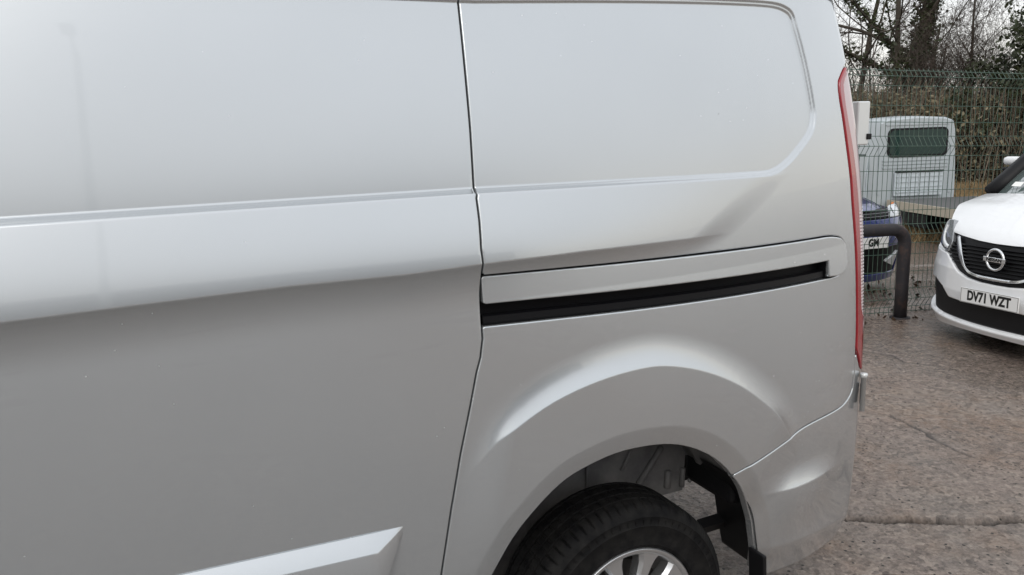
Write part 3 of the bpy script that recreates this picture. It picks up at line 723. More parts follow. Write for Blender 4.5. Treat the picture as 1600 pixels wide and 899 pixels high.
NV = frame_surf((5.405, 3.525), (-0.978, 0.208), 1.0, 0.62, 2.35, lambda z: np.interp(z, NVP_Z, NVP_X), roll=rad(1.2))
nv = lambda *pts: NV.poly(pts, 0.6)
R_END = 0.62
def nvp(name, left, right_top, right_bot, m, lift=0.0, edge=0.006, depth=0.03, parent=None, du=0.008, relief=None):
    pass
def nv_panel(name, pxs, m, lift=0.0, edge=0.005, depth=0.02, parent=None, extra=()):
    return panel(name, NV, list(nv(*pxs)) + [np.array(e) for e in extra], 0.008, 0.008, m, parent or wv, edge=edge, depth=depth, lift=lift, rings=2)
S_R = 1.30                                                     # how far the front wraps round on the far side
def mir(pts): return [np.array([-p[0], p[1]]) for p in pts][::-1]
# bumper skin, mirrored about the centre line
bl = nv((1466, 384), (1458, 402), (1452, 428)) ; bl_s = [np.array([-1.30, 0.84]), np.array([-1.30, 0.62])]
low_top = nv((1462, 433), (1472, 447), (1481, 464), (1500, 471), (1520, 475), (1548, 482))
gr_bot = nv((1466, 384), (1480, 394), (1487, 408), (1496, 424), (1510, 434), (1530, 441), (1548, 445))
half = bl_s + low_top
halfu = gr_bot
def closed(half_top, half_bot):
    a = [p for p in half_top if p[0] < 0] ; b = [p for p in half_bot if p[0] < 0]
    return a + mir(a) + (b + mir(b))[::-1]
panel('front_bumper', NV, closed([np.array([-1.3, 0.86])] + gr_bot, [np.array([-1.3, 0.60]), nv((1452, 429))[0]] + low_top), 0.009, 0.008, M_WHITE, wv, edge=0.012, depth=0.04, rings=3)
low_bot = nv((1453, 474), (1470, 490), (1510, 506), (1548, 517))
panel('lower_grille', NV, closed([np.array([-1.3, 0.62])] + [nv((1451, 429))[0]] + low_top, [np.array([-1.3, 0.36])] + low_bot), 0.014, 0.012, M_BLACK, wv, edge=0.004, depth=0.02, lift=-0.025)
lip_bot = nv((1448, 483), (1460, 497), (1490, 509), (1520, 518), (1548, 526))
panel('bumper_lip', NV, closed([np.array([-1.3, 0.36])] + nv((1450, 474)) + low_bot, [np.array([-1.3, 0.28])] + lip_bot), 0.009, 0.006, M_WHITE, wv, edge=0.012, depth=0.05, lift=0.012)
panel('air_dam', NV, [np.array(q) for q in ((-1.2, 0.29), (-1.2, 0.13), (1.2, 0.13), (1.2, 0.29))], 0.02, 0.015, M_BLACK, wv, edge=0.004, depth=0.02, lift=-0.05)
bon_edge = nv((1491, 363), (1505, 368.5), (1530, 376), (1555, 381))
panel('grille', NV, closed(nv((1482, 392)) + nv((1490, 364)) + bon_edge, nv((1482, 394), (1487, 408), (1496, 424), (1510, 434), (1530, 441), (1548, 445))), 0.012, 0.012, M_BLACK, wv, edge=0.003, depth=0.02, lift=-0.022)
gz = np.linspace(gr_bot[-1][1] + 0.02, bon_edge[-1][1] - 0.012, 11)
for i, z in enumerate(gz[1:-1]):
    sl = np.interp(z, [gr_bot[3][1], gr_bot[2][1], gr_bot[1][1], bon_edge[0][1]], [gr_bot[3][0] + 0.12, gr_bot[2][0] + 0.02, gr_bot[1][0] + 0.02, bon_edge[0][0] + 0.03])
    ss = np.linspace(sl, -sl, 30); p0 = NV.base(ss, np.full(30, z)); nn = NV.normal(ss, np.full(30, z)); m_ = MB(); V = []
    for a in range(30):
        c = p0[a]
        V += [c - nn[a] * .022 + [0, 0, .009], c + nn[a] * .0 + [0, 0, .004], c + nn[a] * .0 - [0, 0, .004], c - nn[a] * .022 - [0, 0, .009]]
    m_.add(V, [(a * 4 + k, (a + 1) * 4 + k, (a + 1) * 4 + k + 1, a * 4 + k + 1) for a in range(29) for k in range(3)]).build('grille_slat', M_RAIL, wv, True)
def ribbon(name, S, cen, wid, m, parent, lift=0.012, th=0.014):
    """raised band along an (s, z) line"""
    cen = np.array(catmull(cen, 5)); wid = np.interp(np.linspace(0, 1, len(cen)), np.linspace(0, 1, len(wid)), wid)
    t = np.gradient(cen, axis=0); t /= np.linalg.norm(t, axis=1, keepdims=True); pn = np.stack([-t[:, 1], t[:, 0]], 1); V = []
    for k, lf in ((-1, lift - th), (-1, lift - .004), (-.7, lift), (.7, lift), (1, lift - .004), (1, lift - th)):
        q = cen + pn * (wid * k)[:, None]; V.append(S.base(q[:, 0], q[:, 1]) + S.normal(q[:, 0], q[:, 1]) * lf)
    V = np.concatenate(V); n = len(cen); Q = [(j * n + i, j * n + i + 1, (j + 1) * n + i + 1, (j + 1) * n + i) for j in range(5) for i in range(n - 1)]
    return auto_smooth(MB().add(V, Q).build(name, m, parent), 50)
vline = nv((1500, 371), (1502, 385), (1504, 400), (1508, 416), (1516, 426), (1530, 432), (1548, 436), (1575, 440))
vline = [p for p in vline if p[0] < 0.0]; full = vline + mir(vline)
ribbon('chrome_trim', NV, full, [0.010, 0.009, 0.009, 0.011, 0.012, 0.011, 0.009, 0.009, 0.010], M_CHROME, wv)
in_l = nv((1497, 369), (1497.5, 384), (1500, 400), (1505, 416))
ribbon('dark_trim', NV, in_l, [0.022, 0.020, 0.016, 0.010], M_DCHROME, wv, lift=0.004); ribbon('dark_trim', NV, mir(in_l), [0.010, 0.016, 0.020, 0.022], M_DCHROME, wv, lift=0.004)
# head lamps
hl = nv((1492, 343), (1484, 342), (1476, 352), (1472, 367), (1470.5, 380), (1476, 389), (1482, 393), (1489, 378), (1491, 362)); drl = nv((1483, 351), (1478, 362), (1476, 374), (1479, 383), (1484, 386))
for mm in (lambda p: p, mir):
    e = panel('head_lamp', NV, mm(hl), 0.008, 0.008, M_LENS, wv, edge=0.006, depth=0.03, lift=0.004)
    ribbon('light_guide', NV, mm(drl), [0.012, 0.016, 0.018, 0.016, 0.012], M_DRL, e, lift=0.012)
# badge
bc = NV.find(1560.5, 406, 0.8); bp = NV.base(bc[None, 0], bc[None, 1])[0] + NV.f * 0.03; bx, bz = NV.l, np.array([0, 0, 1.0])
badge = MB(); ringp = [bp + (bx * math.cos(t) + bz * math.sin(t)) * 0.074 for t in np.linspace(0, 2 * math.pi, 41)]
badge.tube(ringp, 0.0105, 8, False); bo = badge.build('badge', M_CHROME, wv, True)
MB().box(bp + NV.f * 0.006, (0.014, 0.192, 0.034), Matrix((NV.f, NV.l, bz)).transposed(), 0.003).build('badge_bar', M_CHROME, bo)
def face_matrix(p, right, upv): 
    r, u_ = Vector(right).normalized(), Vector(upv).normalized(); n_ = r.cross(u_); return Matrix(((r.x, u_.x, n_.x, p[0]), (r.y, u_.y, n_.y, p[1]), (r.z, u_.z, n_.z, p[2]), (0, 0, 0, 1)))
font_obj('badge_lettering', 'NISSAN', 0.032, face_matrix(bp + NV.f * 0.0140, NV.l, bz), M_INK, bo, 0.0008, 1.25, bold=0.0008)
# number plate
pr = np.array([*(NV.l[:2]), math.tan(rad(1.8))]); pc = NV.local(0.022, 0.0, 0.437); PM = face_matrix(pc, pr, (0, 0, 1))
pl = MB().box((0, 0, 0), (0.52, 0.111, 0.006), None, 0.002); pl.v = [tuple(PM @ Vector(v)) for v in pl.v]; plo = pl.build('number_plate', M_PLATE, wv)
PMt = face_matrix(pc + np.array(NV.f) * 0.0036, pr, (0, 0, 1))
font_obj('plate_lettering', 'DV71 WZT', 0.098, PMt, M_INK, plo, 0.0006, 0.80, bold=0.0042)
fr = MB()
for cx_, cy_, w_, h_ in ((0, .051, .506, .0022), (0, -.051, .506, .0022), (-.252, 0, .0022, .1), (.252, 0, .0022, .1)):
    f_ = MB().box((cx_, cy_, 0), (w_, h_, .001)); fr.add([PMt @ Vector(v) for v in f_.v], f_.f)
fr.build('plate_border', M_INK, plo)
# bonnet, screen, pillars, body shell
scut_px = [(1537, 300), (1552, 301), (1575, 304), (1600, 307)]
def nv_local(p):
    d = np.asarray(p) - NV.O; return np.array([d @ NV.f, d @ NV.l, d[2]])
side_l = [nv((1491, 361))[0], nv((1492, 348))[0]]
fe = [NV.base(p[None, 0], p[None, 1])[0] for p in (bon_edge + mir(bon_edge))]; nb = len(fe)
# bonnet as a loft from its leading edge back to the scuttle
V = []; tt = np.linspace(0, 1, 25); fel = np.array([nv_local(p) for p in fe]); cum = np.concatenate([[0], np.cumsum(np.linalg.norm(np.diff(fel, axis=0), axis=1))]); cum /= cum[-1]
edge_c = np.stack([np.interp(tt, cum, fel[:, k]) for k in range(3)], 1)
for bt in np.linspace(0, 1, 22) ** 1.4:
    g_ = np.interp(bt, [0, .04, .12, .3, .6, 1], [0, .09, .22, .44, .74, 1.0])
    for i, t in enumerate(tt):
        w_ = 2 * t - 1; e = edge_c[i]; xb = -0.60 - 0.15 * w_ * w_; ye = w_ * 0.90; ze = 1.155 - 0.03 * abs(w_) ** 3
        x = e[0] + (xb - e[0]) * bt; y = e[1] + (ye - e[1]) * min(1, bt * 1.8) ** 0.7; z = (e[2] - math.tan(rad(1.2)) * e[1]) + (ze - (e[2] - math.tan(rad(1.2)) * e[1])) * g_
        V.append(NV.local(x, y, z))
n = len(tt); MB().add(V, [(j * n + i, j * n + i + 1, (j + 1) * n + i + 1, (j + 1) * n + i) for j in range(21) for i in range(n - 1)]).build('bonnet', M_WHITE, wv, True)
scz = 1.155
def loft(name, rows, m, parent, smooth=True):
    n = len(rows[0]); V = [NV.local(*p) for r in rows for p in r]
    return MB().add(V, [(j * n + i, j * n + i + 1, (j + 1) * n + i + 1, (j + 1) * n + i) for j in range(len(rows) - 1) for i in range(n - 1)]).build(name, m, parent, smooth)
ys = np.linspace(-1, 1, 13)
loft('windscreen', [[(-0.64 - 0.15 * y * y - 0.86 * k, y * (0.87 - 0.13 * k), scz - 0.01 - 0.03 * abs(y) ** 3 + 0.78 * k) for y in ys] for k in np.linspace(0, 1, 8)], M_SCREEN, wv)
loft('scuttle', [[(-0.59 - 0.15 * y * y - dx, y * 0.88, scz - 0.012 - 0.03 * abs(y) ** 3 + dz) for y in ys] for dx, dz in ((0.0, 0.0), (0.05, -0.005), (0.13, 0.02))], M_BLACK, wv)
for s in (-1, 1):
    pil = [(-0.80 - 0.86 * k, s * (0.885 - 0.13 * k), scz - 0.03 + 0.78 * k) for k in np.linspace(0, 1, 8)]
    MB().tube([NV.local(*p) for p in pil], list(np.linspace(0.078, 0.055, 8)), 8).build('windscreen_pillar', M_BLACK, wv, True)
    loft('side_window', [[(-1.10 - k * 0.62 - q * (1.15 - 0.62 * k), s * (0.93 - 0.13 * k), 1.10 + 0.68 * k) for q in np.linspace(0, 1, 4)] for k in (0, 1)], M_GLASS, wv)
    loft('body_side', [[(-0.62, s * yy, min(z, 0.84)), (-1.1, s * yy, min(z, 1.02)), (-2.6, s * yy, z), (-4.9, s * yy, z)] for yy, z in ((0.93, 0.28), (0.965, 0.6), (0.965, 0.85), (0.94, 1.10))], M_WHITE, wv)
    loft('body_upper_side', [[(-2.3, s * yy, z), (-3.5, s * yy, z), (-4.9, s * yy, z)] for yy, z in ((0.94, 1.09), (0.90, 1.45), (0.83, 1.85), (0.70, 1.93))], M_WHITE, wv)
    mo = MB(); 
    mc = NV.local(-1.12, s * 1.02, scz + 0.20); BM = Matrix((NV.f, NV.l, bz)).transposed()
    mo.box(mc + np.array([0, 0, .03]), (0.09, 0.15, 0.075), BM, 0.028); mob = mo.build('wing_mirror', M_WHITE, wv, True)
    MB().box(mc - np.array([0, 0, .04]), (0.085, 0.15, 0.03), BM, 0.012).build('mirror_trim', M_BLACK, mob); MB().box(mc - np.array([0, 0, .08]), (0.08, 0.16, 0.045), BM, 0.02).build('mirror_base', M_WHITE, mob)
    MB().box(NV.local(-1.10, s * 0.93, scz + 0.06), (0.06, 0.14, 0.05), BM, 0.01).build('mirror_arm', M_BLACK, mob)
    MB().lathe([(.16, .0), (.20, .02), (.30, .02), (.33, -.01), (.335, -.1), (.30, -.2), (.2, -.2)], 48, NV.local(-0.98, s * 0.93, .335), NV.l * s, (0, 0, 1)).build('wheel', M_RUBBER, wv, True)
    MB().lathe([(.16, .0), (.20, .02), (.30, .02), (.33, -.01), (.335, -.1), (.30, -.2), (.2, -.2)], 48, NV.local(-4.0, s * 0.93, .335), NV.l * s, (0, 0, 1)).build('wheel', M_RUBBER, wv, True)
loft('roof', [[(-1.50 - q * 3.4, y * 0.72, 1.93 + 0.05 * (1 - y * y)) for y in ys] for q in (0, .3, .7, 1)], M_WHITE, wv)
loft('dashboard', [[(-0.80 - q, y * 0.80, scz - 0.04 + 0.03 * q) for y in ys] for q in (0, .2, .45)], M_BLACK, wv)
loft('tail', [[(-4.9, y * 0.94, z) for y in ys] for z in (0.3, 1.1, 1.93)], M_WHITE, wv)
loft('underbody', [[(-0.10 - 0.3 * y * y * (1 - q) - q * 4.7, y * 0.85, 0.20) for y in ys] for q in (0, 1)], M_BLACK, wv)
pmt = NV.local(-0.76, -0.60, scz + 0.058); _n = Vector((0.66 * NV.f[0], 0.66 * NV.f[1], 0.75)).normalized(); _ri = Vector(NV.l); _uu = _n.cross(_ri)
MB().add([Vector(pmt) + _ri * a * .042 + _uu * b * .025 + _n * .004 for a, b in ((-1, -1), (1, -1), (1, 1), (-1, 1))] + [Vector(pmt) + _ri * a * .042 + _uu * b * .025 + _n * .002 for a, b in ((-1, -1), (1, -1), (1, 1), (-1, 1))], [(0, 1, 2, 3), (7, 6, 5, 4), (0, 4, 5, 1), (1, 5, 6, 2), (2, 6, 7, 3), (3, 7, 4, 0)]).build('parking_permit', M_PAPER, wv)

# ------------------------------------------------------------------ fence
M_GREEN = mat('fence_green_coat', (0.080, 0.135, 0.105), 0.45)
_t = NT(M_GREEN); _t.color(_t.mix(_t.mapr(_t.noise(18, 4), 0.4, 0.7), (0.040, 0.082, 0.060), (0.085, 0.125, 0.095)))
M_POST = mat('fence_post_green', (0.010, 0.062, 0.048), 0.4)
fence = empty('mesh_fence', (*FB, 0.0)); tag(fence, 'tall dark green welded wire mesh fence with folded ridges along the yard edge', 'fence')
FH = 2.17; SLOPE = -0.033
FOLDS = [(2.10, 0.075), (1.515, 0.085), (0.745, 0.085), (0.16, 0.085)]          # (height of the ridge, its half height)
HW = [2.165, 2.03, 1.93, 1.74, 1.60, 1.435, 1.27, 1.09, 0.93, 0.83, 0.66, 0.54, 0.37, 0.245, 0.08]
def fence_pt(t, z, out=0.0):
    return np.array([FB[0] + FD[0] * t - FN[0] * out, FB[1] + FD[1] * t - FN[1] * out, z + SLOPE * t])
wz = sorted({0.01, FH} | {round(z + k * h, 4) for z, h in FOLDS for k in (-1, 0, 1) if 0 < z + k * h < FH})
def fold_out(z): return max([0.055 * max(0, 1 - abs(z - c) / h) for c, h in FOLDS])
PANEL_W = 2.5
posts_t = [-6.11 + PANEL_W * k for k in range(8)]
for pi, t0 in enumerate(posts_t):
    b, tp = fence_pt(t0, -0.15 if t0 < 3 else -0.4, -0.03), fence_pt(t0, FH + 0.06, -0.03)
    c = (b + tp) / 2; MB().box(c, (0.06, 0.06, tp[2] - b[2]), Matrix.Rotation(math.atan2(FD[1], FD[0]), 3, 'Z'), 0.004).build('post', M_POST, fence)
    if pi == len(posts_t) - 1: continue
    pn = empty('mesh_panel', fence_pt(t0, 0), parent=fence)
    vw = MB()
    for t in np.arange(t0 + 0.025, t0 + PANEL_W, 0.05): vw.tube([fence_pt(t, z, fold_out(z)) for z in wz], 0.0027, 4, False)
    tag(vw.build('vertical_wires', M_GREEN, pn), kind='stuff')
    hz_ = sorted([0.03, FH - 0.02, 1.86, 1.72, 1.30, 1.13, 0.955, 0.56, 0.40] + [z + k * h for z, h in FOLDS for k in (-1, 0, 1) if z + k * h < FH])
    for z in hz_:
        MB().tube([fence_pt(t0 + 0.01, z, fold_out(z) + 0.004), fence_pt(t0 + PANEL_W - 0.01, z, fold_out(z) + 0.004)], 0.0031, 5).build('horizontal_wire', M_GREEN, pn)

# ------------------------------------------------------------------ hoop barrier
M_IRON = mat('rusty_dark_iron', (0.045, 0.040, 0.042), 0.6)
_t = NT(M_IRON); _t.color(_t.mix(_t.mapr(_t.noise(9, 6, 0.7), 0.52, 0.72), (0.022, 0.020, 0.023), (0.075, 0.045, 0.036))); _t.normal(_t.bump(_t.noise(40, 5), 0.3, 0.004))
g0 = on_ground(1406, 497); hd = np.array([-FD[0], -FD[1], 0.033]); hoop = empty('hoop_barrier', g0)
tag(hoop, 'dark rusty steel tube hoop barrier standing before the mesh fence', 'barrier')
HH = 0.80; rbend = 0.13; pts = [g0 + [0, 0, -0.05], g0 + [0, 0, 0.3], g0 + [0, 0, HH - rbend]]
for a in np.linspace(0, math.pi / 2, 7)[1:]: pts.append(g0 + [0, 0, HH - rbend] + hd * rbend * (1 - math.cos(a)) + np.array([0, 0, rbend * math.sin(a)]))
LH = 1.9
for a in np.linspace(0, math.pi / 2, 7): pts.append(g0 + hd * (LH - rbend + rbend * math.sin(a)) + np.array([0, 0, HH - rbend * (1 - math.cos(a))]))
pts.append(g0 + hd * LH + np.array([0, 0, -0.05]))
MB().tube(pts, 0.054, 20).build('tube', M_IRON, hoop, True)
for q in (0.0, LH):
    MB().lathe([(0.056, 0.0), (0.085, 0.0), (0.085, 0.012), (0.056, 0.016)], 24, g0 + hd * q + np.array([0, 0, -0.002]), (0, 0, 1), (1, 0, 0)).build('ground_collar', M_IRON, hoop, True)

# ------------------------------------------------------------------ flatbed truck behind the fence
M_TRUCK = mat('truck_white_paint', (0.39, 0.43, 0.45), 0.38, coat=0.5)
M_TGLASS = mat('truck_window', (0.010, 0.030, 0.026), 0.05, spec=0.6)
M_BED = mat('bed_cream_board', (0.40, 0.36, 0.29), 0.6)
M_AMBER = mat('amber_lens', (0.55, 0.16, 0.02), 0.2, coat=1.0)
M_GREYP = mat('grey_panel', (0.50, 0.55, 0.58), 0.4)
def ground_at(p): return float(terrain(np.array([p[0]]), np.array([p[1]]))[0])
tb = at_dist(1397, 312, 17.0)                                  # front left corner of the bed
ax_r = np.array([-0.337, -0.9415, 0.0]); ax_s = np.array([0.9415, -0.337, 0.0])     # to its tail, to its right
tg = ground_at(tb)
truck = empty('flatbed_truck', (tb[0], tb[1], tg)); tag(truck, 'small pale flatbed truck behind the mesh fence, cab rear window towards us', 'truck')
TM = Matrix((ax_r, ax_s, (0, 0, 1))).transposed()
def tl(a, s, z): return tb + ax_r * a + ax_s * s + np.array([0, 0, z - tb[2]])
zd = tb[2]                                                     # deck height in scene
CW = 1.66; c0 = -0.38
def cab_section(a, inset, top):
    w = CW; return [(a, c0 + 0.0, zd - 0.55), (a, c0 - 0.03, zd + 0.1), (a, c0 - 0.03 + 0.02, zd + 0.55), (a, c0 + 0.05 + inset, top - 0.20), (a, c0 + 0.09 + inset, top - 0.06), (a, c0 + 0.24, top), (a, c0 + w / 2, top + 0.035), (a, c0 + w - 0.24, top), (a, c0 + w - 0.09 - inset, top - 0.06), (a, c0 + w - 0.05 - inset, top - 0.20), (a, c0 + w + 0.01, zd + 0.55), (a, c0 + w + 0.03, zd + 0.1), (a, c0 + w, zd - 0.55)]
top = 1.80
secs = [cab_section(-0.10, 0.0, top - 0.04), cab_section(-0.16, -0.02, top), cab_section(-0.9, -0.02, top + 0.02), cab_section(-1.35, 0.0, top - 0.02), cab_section(-1.95, 0.05, zd + 0.78), cab_section(-2.35, 0.06, zd + 0.62)]
n = 13; V = [tl(*p) for s in secs for p in s]; F = [(j * n + i, (j + 1) * n + i, (j + 1) * n + i + 1, j * n + i + 1) for j in range(5) for i in range(n - 1)] + [tuple(range(n)), tuple(range(5 * n, 6 * n))[::-1]]
auto_smooth(MB().add(V, F).build('cab', M_TRUCK, truck), 40)
def rrect(w, h, r, k=5):
    return [(sx * (w / 2 - r) + r * math.cos(a), sy * (h / 2 - r) + r * math.sin(a)) for sx, sy, a0 in ((1, 1, 0), (-1, 1, 90), (-1, -1, 180), (1, -1, 270)) for a in [rad(a0 + 90 * i / k) for i in range(k + 1)]]
def rear_M(s, z, off): p = tl(-0.10 + off, s, z); return face_matrix(p, ax_s, (0, 0, 1))
cs = c0 + CW / 2
MB().prism(rrect(1.24, 0.56, 0.11), rear_M(cs + 0.02, 1.33, -0.01), 0.03).build('window_seal', M_BLACK, truck)
MB().prism(rrect(1.16, 0.48, 0.09), rear_M(cs + 0.02, 1.33, -0.005), 0.03).build('rear_window', M_TGLASS, truck)
for z in (0.99, 0.92, 0.85): MB().prism(rrect(1.36, 0.035, 0.012), rear_M(cs, z, 0.0), 0.018).build('pressed_rib', M_TRUCK, truck)
MB().prism(rrect(1.30, 0.03, 0.01), rear_M(cs, 1.68, 0.0), 0.015).build('roof_lip', M_TRUCK, truck)
for s in (cs - 0.74, cs + 0.74): MB().prism(rrect(0.06, 0.95, 0.02), rear_M(s, 0.80, 0.0), 0.02).build('corner_pressing', M_TRUCK, truck)
MB().prism(rrect(1.00, 0.46, 0.02), rear_M(cs + 0.06, 0.52, 0.03), 0.04).build('bulkhead_board', M_GREYP, truck)
for s in np.linspace(-0.42, 0.42, 5): MB().prism(rrect(0.02, 0.44, 0.008), rear_M(cs + 0.06 + s, 0.52, 0.07), 0.014).build('bulkhead_bar', M_TRUCK, truck)
for z in (0.36, 0.46, 0.56, 0.66): MB().prism(rrect(0.96, 0.016, 0.006), rear_M(cs + 0.06, z, 0.07), 0.012).build('bulkhead_bar', M_TRUCK, truck)
MB().prism(rrect(0.98, 0.03, 0.01), rear_M(cs + 0.06, 0.765, 0.04), 0.05).build('bulkhead_rail', M_BLACK, truck)
for a0, a1, z in ((-0.45, -1.15, 1.30),):
    MB().add([tl(a0, c0 + 0.00, z - 0.22), tl(a1 - 0.25, c0 + 0.00, z - 0.22), tl(a1, c0 + 0.075, z + 0.22), tl(a0, c0 + 0.075, z + 0.22)], [(0, 1, 2, 3)]).build('door_window', M_TGLASS, truck)
for a in (-0.30, -0.36): MB().tube([tl(a, c0 - 0.035, zd - 0.3), tl(a, c0 - 0.035, zd + 0.5), tl(a, c0 + 0.08, top - 0.2)], 0.012, 6).build('door_seam', M_GREYP, truck)
# bed
MB().box(tl(1.55, 0.78, zd - 0.015), (3.1, 1.80, 0.03), TM).build('bed_deck', mat('bed_deck_grey', (0.10, 0.10, 0.10), 0.7), truck)
for k in range(5):
    L_ = 3.1 / 5 - 0.006
    MB().box(tl(0.31 + k * 0.62, -0.135, zd - 0.085), (L_, 0.03, 0.17), TM, 0.004).build('side_board', M_BED, truck)
    MB().box(tl(0.31 + k * 0.62, 1.695, zd - 0.085), (L_, 0.03, 0.17), TM, 0.004).build('side_board', M_BED, truck)
MB().box(tl(3.115, 0.78, zd - 0.085), (0.03, 1.86, 0.17), TM, 0.004).build('tail_board', M_BED, truck)
MB().lathe([(0, .03), (.035, .028), (.05, .015), (.052, 0)], 20, tl(0.22, -0.155, zd - 0.075), -ax_s, (0, 0, 1)).build('side_marker', M_AMBER, truck, True)
MB().box(tl(0.5, 0.78, zd - 0.27), (5.0, 0.75, 0.16), TM).build('chassis', M_BLACK, truck)
MB().box(tl(0.9, 0.05, zd - 0.32), (0.6, 0.28, 0.26), TM, 0.02).build('tool_box', M_BLACK, truck)
for a in (-1.6, 2.1):
    for s, d in ((0.05, -1), (1.52, 1)):
        MB().lathe([(0, .0), (.12, .0), (.15, -.02), (.19, .0), (.26, .01), (.29, -.03), (.29, -.15), (.2, -.18)], 32, tl(a, s, tg + 0.29), ax_s * d, (0, 0, 1)).build('wheel', M_RUBBER, truck, True)

# ------------------------------------------------------------------ blue car behind the fence
M_BLUE = mat('blue_car_paint', (0.020, 0.034, 0.155), 0.28, 0.25, coat=1.0)
M_HEAD = mat('head_lamp_clear', (0.55, 0.58, 0.60), 0.10, 0.3, coat=1.0)
cp = at_dist(1352, 380, 8.25); cf = np.array([-0.172, -0.985])
car = empty('hatchback_car', (cp[0], cp[1], ground_at(cp))); tag(car, 'blue hatchback car behind the mesh fence, mostly hidden by the silver van', 'car')
CZ = np.array([0.0, 0.20, 0.3, 0.45, 0.6, 0.70, 0.80, 0.88]); CXp = np.array([0.12, 0.06, 0.02, 0.0, 0.02, 0.06, 0.14, 0.30])
CS = frame_surf((cp[0], cp[1]), cf, 0.80, 0.62, 2.1, lambda z: np.interp(z, CZ + cp[2] - 0.45, CXp))
czo = cp[2] - 0.45
cpx = lambda *p: CS.poly(p, 0.6)
c_bon = cpx((1404, 335), (1380, 336.5), (1353, 337)); c_bump = cpx((1413, 352), (1385, 353), (1353, 353))
def sym(top_r, bot_r):
    a = [p for p in top_r]; b = [p for p in bot_r]; return mir(a)[::1] + a[::-1] + b + mir(b)
def symp(name, top_z, bot_z, smax, m, lift=0.0, edge=0.008, depth=0.03):
    p = [np.array(q) for q in ((-smax, bot_z + czo), (smax, bot_z + czo), (smax, top_z + czo), (-smax, top_z + czo))]
    return panel(name, CS, p, 0.015, 0.012, m, car, edge=edge, depth=depth, lift=lift)
symp('front_bumper', 0.665, 0.385, 1.25, M_BLUE); symp('grille', 0.775, 0.668, 0.42, M_BLACK, -0.02); symp('bumper_skirt', 0.10, 0.02, 1.25, M_BLUE, 0.0)
symp('lower_intake', 0.385, 0.09, 0.62, M_BLACK, -0.012)
for s in (-1, 1):
    symp_p = [np.array(q) for q in ((s * 0.62, 0.09 + czo), (s * 1.25, 0.09 + czo), (s * 1.25, 0.385 + czo), (s * 0.62, 0.385 + czo))]
    if s < 0: symp_p = symp_p[::-1]
    panel('bumper_corner', CS, symp_p, 0.015, 0.012, M_BLUE, car, edge=0.008, depth=0.02)
    fp = [np.array(q) for q in ((s * 0.30, 0.235 + czo), (s * 0.50, 0.165 + czo), (s * 0.52, 0.335 + czo))]
    if s < 0: fp = fp[::-1]
    panel('fog_lamp_surround', CS, fp, 0.010, 0.008, M_HEAD, car, edge=0.004, depth=0.02, lift=0.012)
    hp = [np.array(q) for q in ((s * 0.36, 0.672 + czo), (s * 0.66, 0.665 + czo), (s * 0.84, 0.70 + czo), (s * 0.74, 0.79 + czo), (s * 0.46, 0.785 + czo))]
    if s < 0: hp = hp[::-1]
    hd_ = panel('head_lamp', CS, hp, 0.012, 0.010, M_HEAD, car, edge=0.008, depth=0.02, lift=0.004)
    ribbon('lamp_reflector', CS, [np.array((s * 0.45, 0.73 + czo)), np.array((s * 0.52, 0.735 + czo)), np.array((s * 0.60, 0.735 + czo))], [0.03, 0.035, 0.03], M_CHROME, hd_, 0.010)
for z in (0.69, 0.72, 0.75):
    ss = np.linspace(-0.40, 0.40, 16); p0 = CS.base(ss, np.full(16, z + czo)); MB().tube(p0, 0.004, 5).build('grille_bar', M_DCHROME, car)
def cl(x, y, z): return CS.local(x, y, z + czo)
def cloft(name, rows, m, smooth=True):
    n = len(rows[0]); V = [cl(*p) for r in rows for p in r]
    return MB().add(V, [(j * n + i, j * n + i + 1, (j + 1) * n + i + 1, (j + 1) * n + i) for j in range(len(rows) - 1) for i in range(n - 1)]).build(name, m, car, smooth)
yy = np.linspace(-1, 1, 13)
cloft('bonnet', [[(-0.10 - 0.55 * abs(y) ** 2.4 * (1 - k * .8) - 1.0 * k, y * (0.66 + 0.06 * k), 0.775 + 0.15 * k ** 0.6 - 0.05 * abs(y) ** 3 - 0.02 * (1 - k)) for y in yy] for k in (0, .06, .15, .3, .5, .75, 1)], M_BLUE)
cloft('windscreen', [[(-1.02 - 0.12 * y * y - 0.75 * k, y * (0.68 - 0.10 * k), 0.90 + 0.48 * k) for y in yy] for k in (0, .5, 1)], M_GLASS)
cloft('roof', [[(-1.76 - q, y * 0.58, 1.40 + 0.05 * (1 - y * y)) for y in yy] for q in (0, .6, 1.3)], M_BLUE)
for s in (-1, 1):
    cloft('body_side', [[(-0.62, s * a, min(z, 0.70)), (-1.6, s * a, min(z, 0.86)), (-3.6, s * a, z)] for a, z in ((0.76, 0.18), (0.80, 0.45), (0.80, 0.7), (0.74, 0.92))], M_BLUE)
    cloft('side_window', [[(-1.15, s * 0.735, 0.93), (-3.3, s * 0.735, 0.93)], [(-1.8, s * 0.58, 1.40), (-3.0, s * 0.58, 1.40)]], M_GLASS)
    for a in (-0.75, -3.1): MB().lathe([(0, .0), (.16, .01), (.2, .02), (.27, .015), (.30, -.03), (.30, -.15), (.2, -.18)], 32, cl(a, s * 0.79, 0.19), CS.l * s, (0, 0, 1)).build('wheel', M_RUBBER, car, True)
cloft('tail', [[(-3.6, y * 0.8, 0.2) for y in yy], [(-3.65, y * 0.78, 0.9) for y in yy], [(-3.05, y * 0.58, 1.40) for y in yy]], M_BLUE)
PMc = face_matrix(cl(0.012, 0.0, 0.445), CS.l, (0, 0, 1)); pl = MB().box((0, 0, 0), (0.52, 0.111, 0.006), None, 0.002); pl.v = [tuple(PMc @ Vector(v)) for v in pl.v]; cpo = pl.build('number_plate', M_PLATE, car)
font_obj('plate_lettering', 'GM', 0.10, face_matrix(cl(0.0165, 0.085, 0.445), CS.l, (0, 0, 1)), M_INK, cpo, 0.0006, 0.80, bold=0.0042)

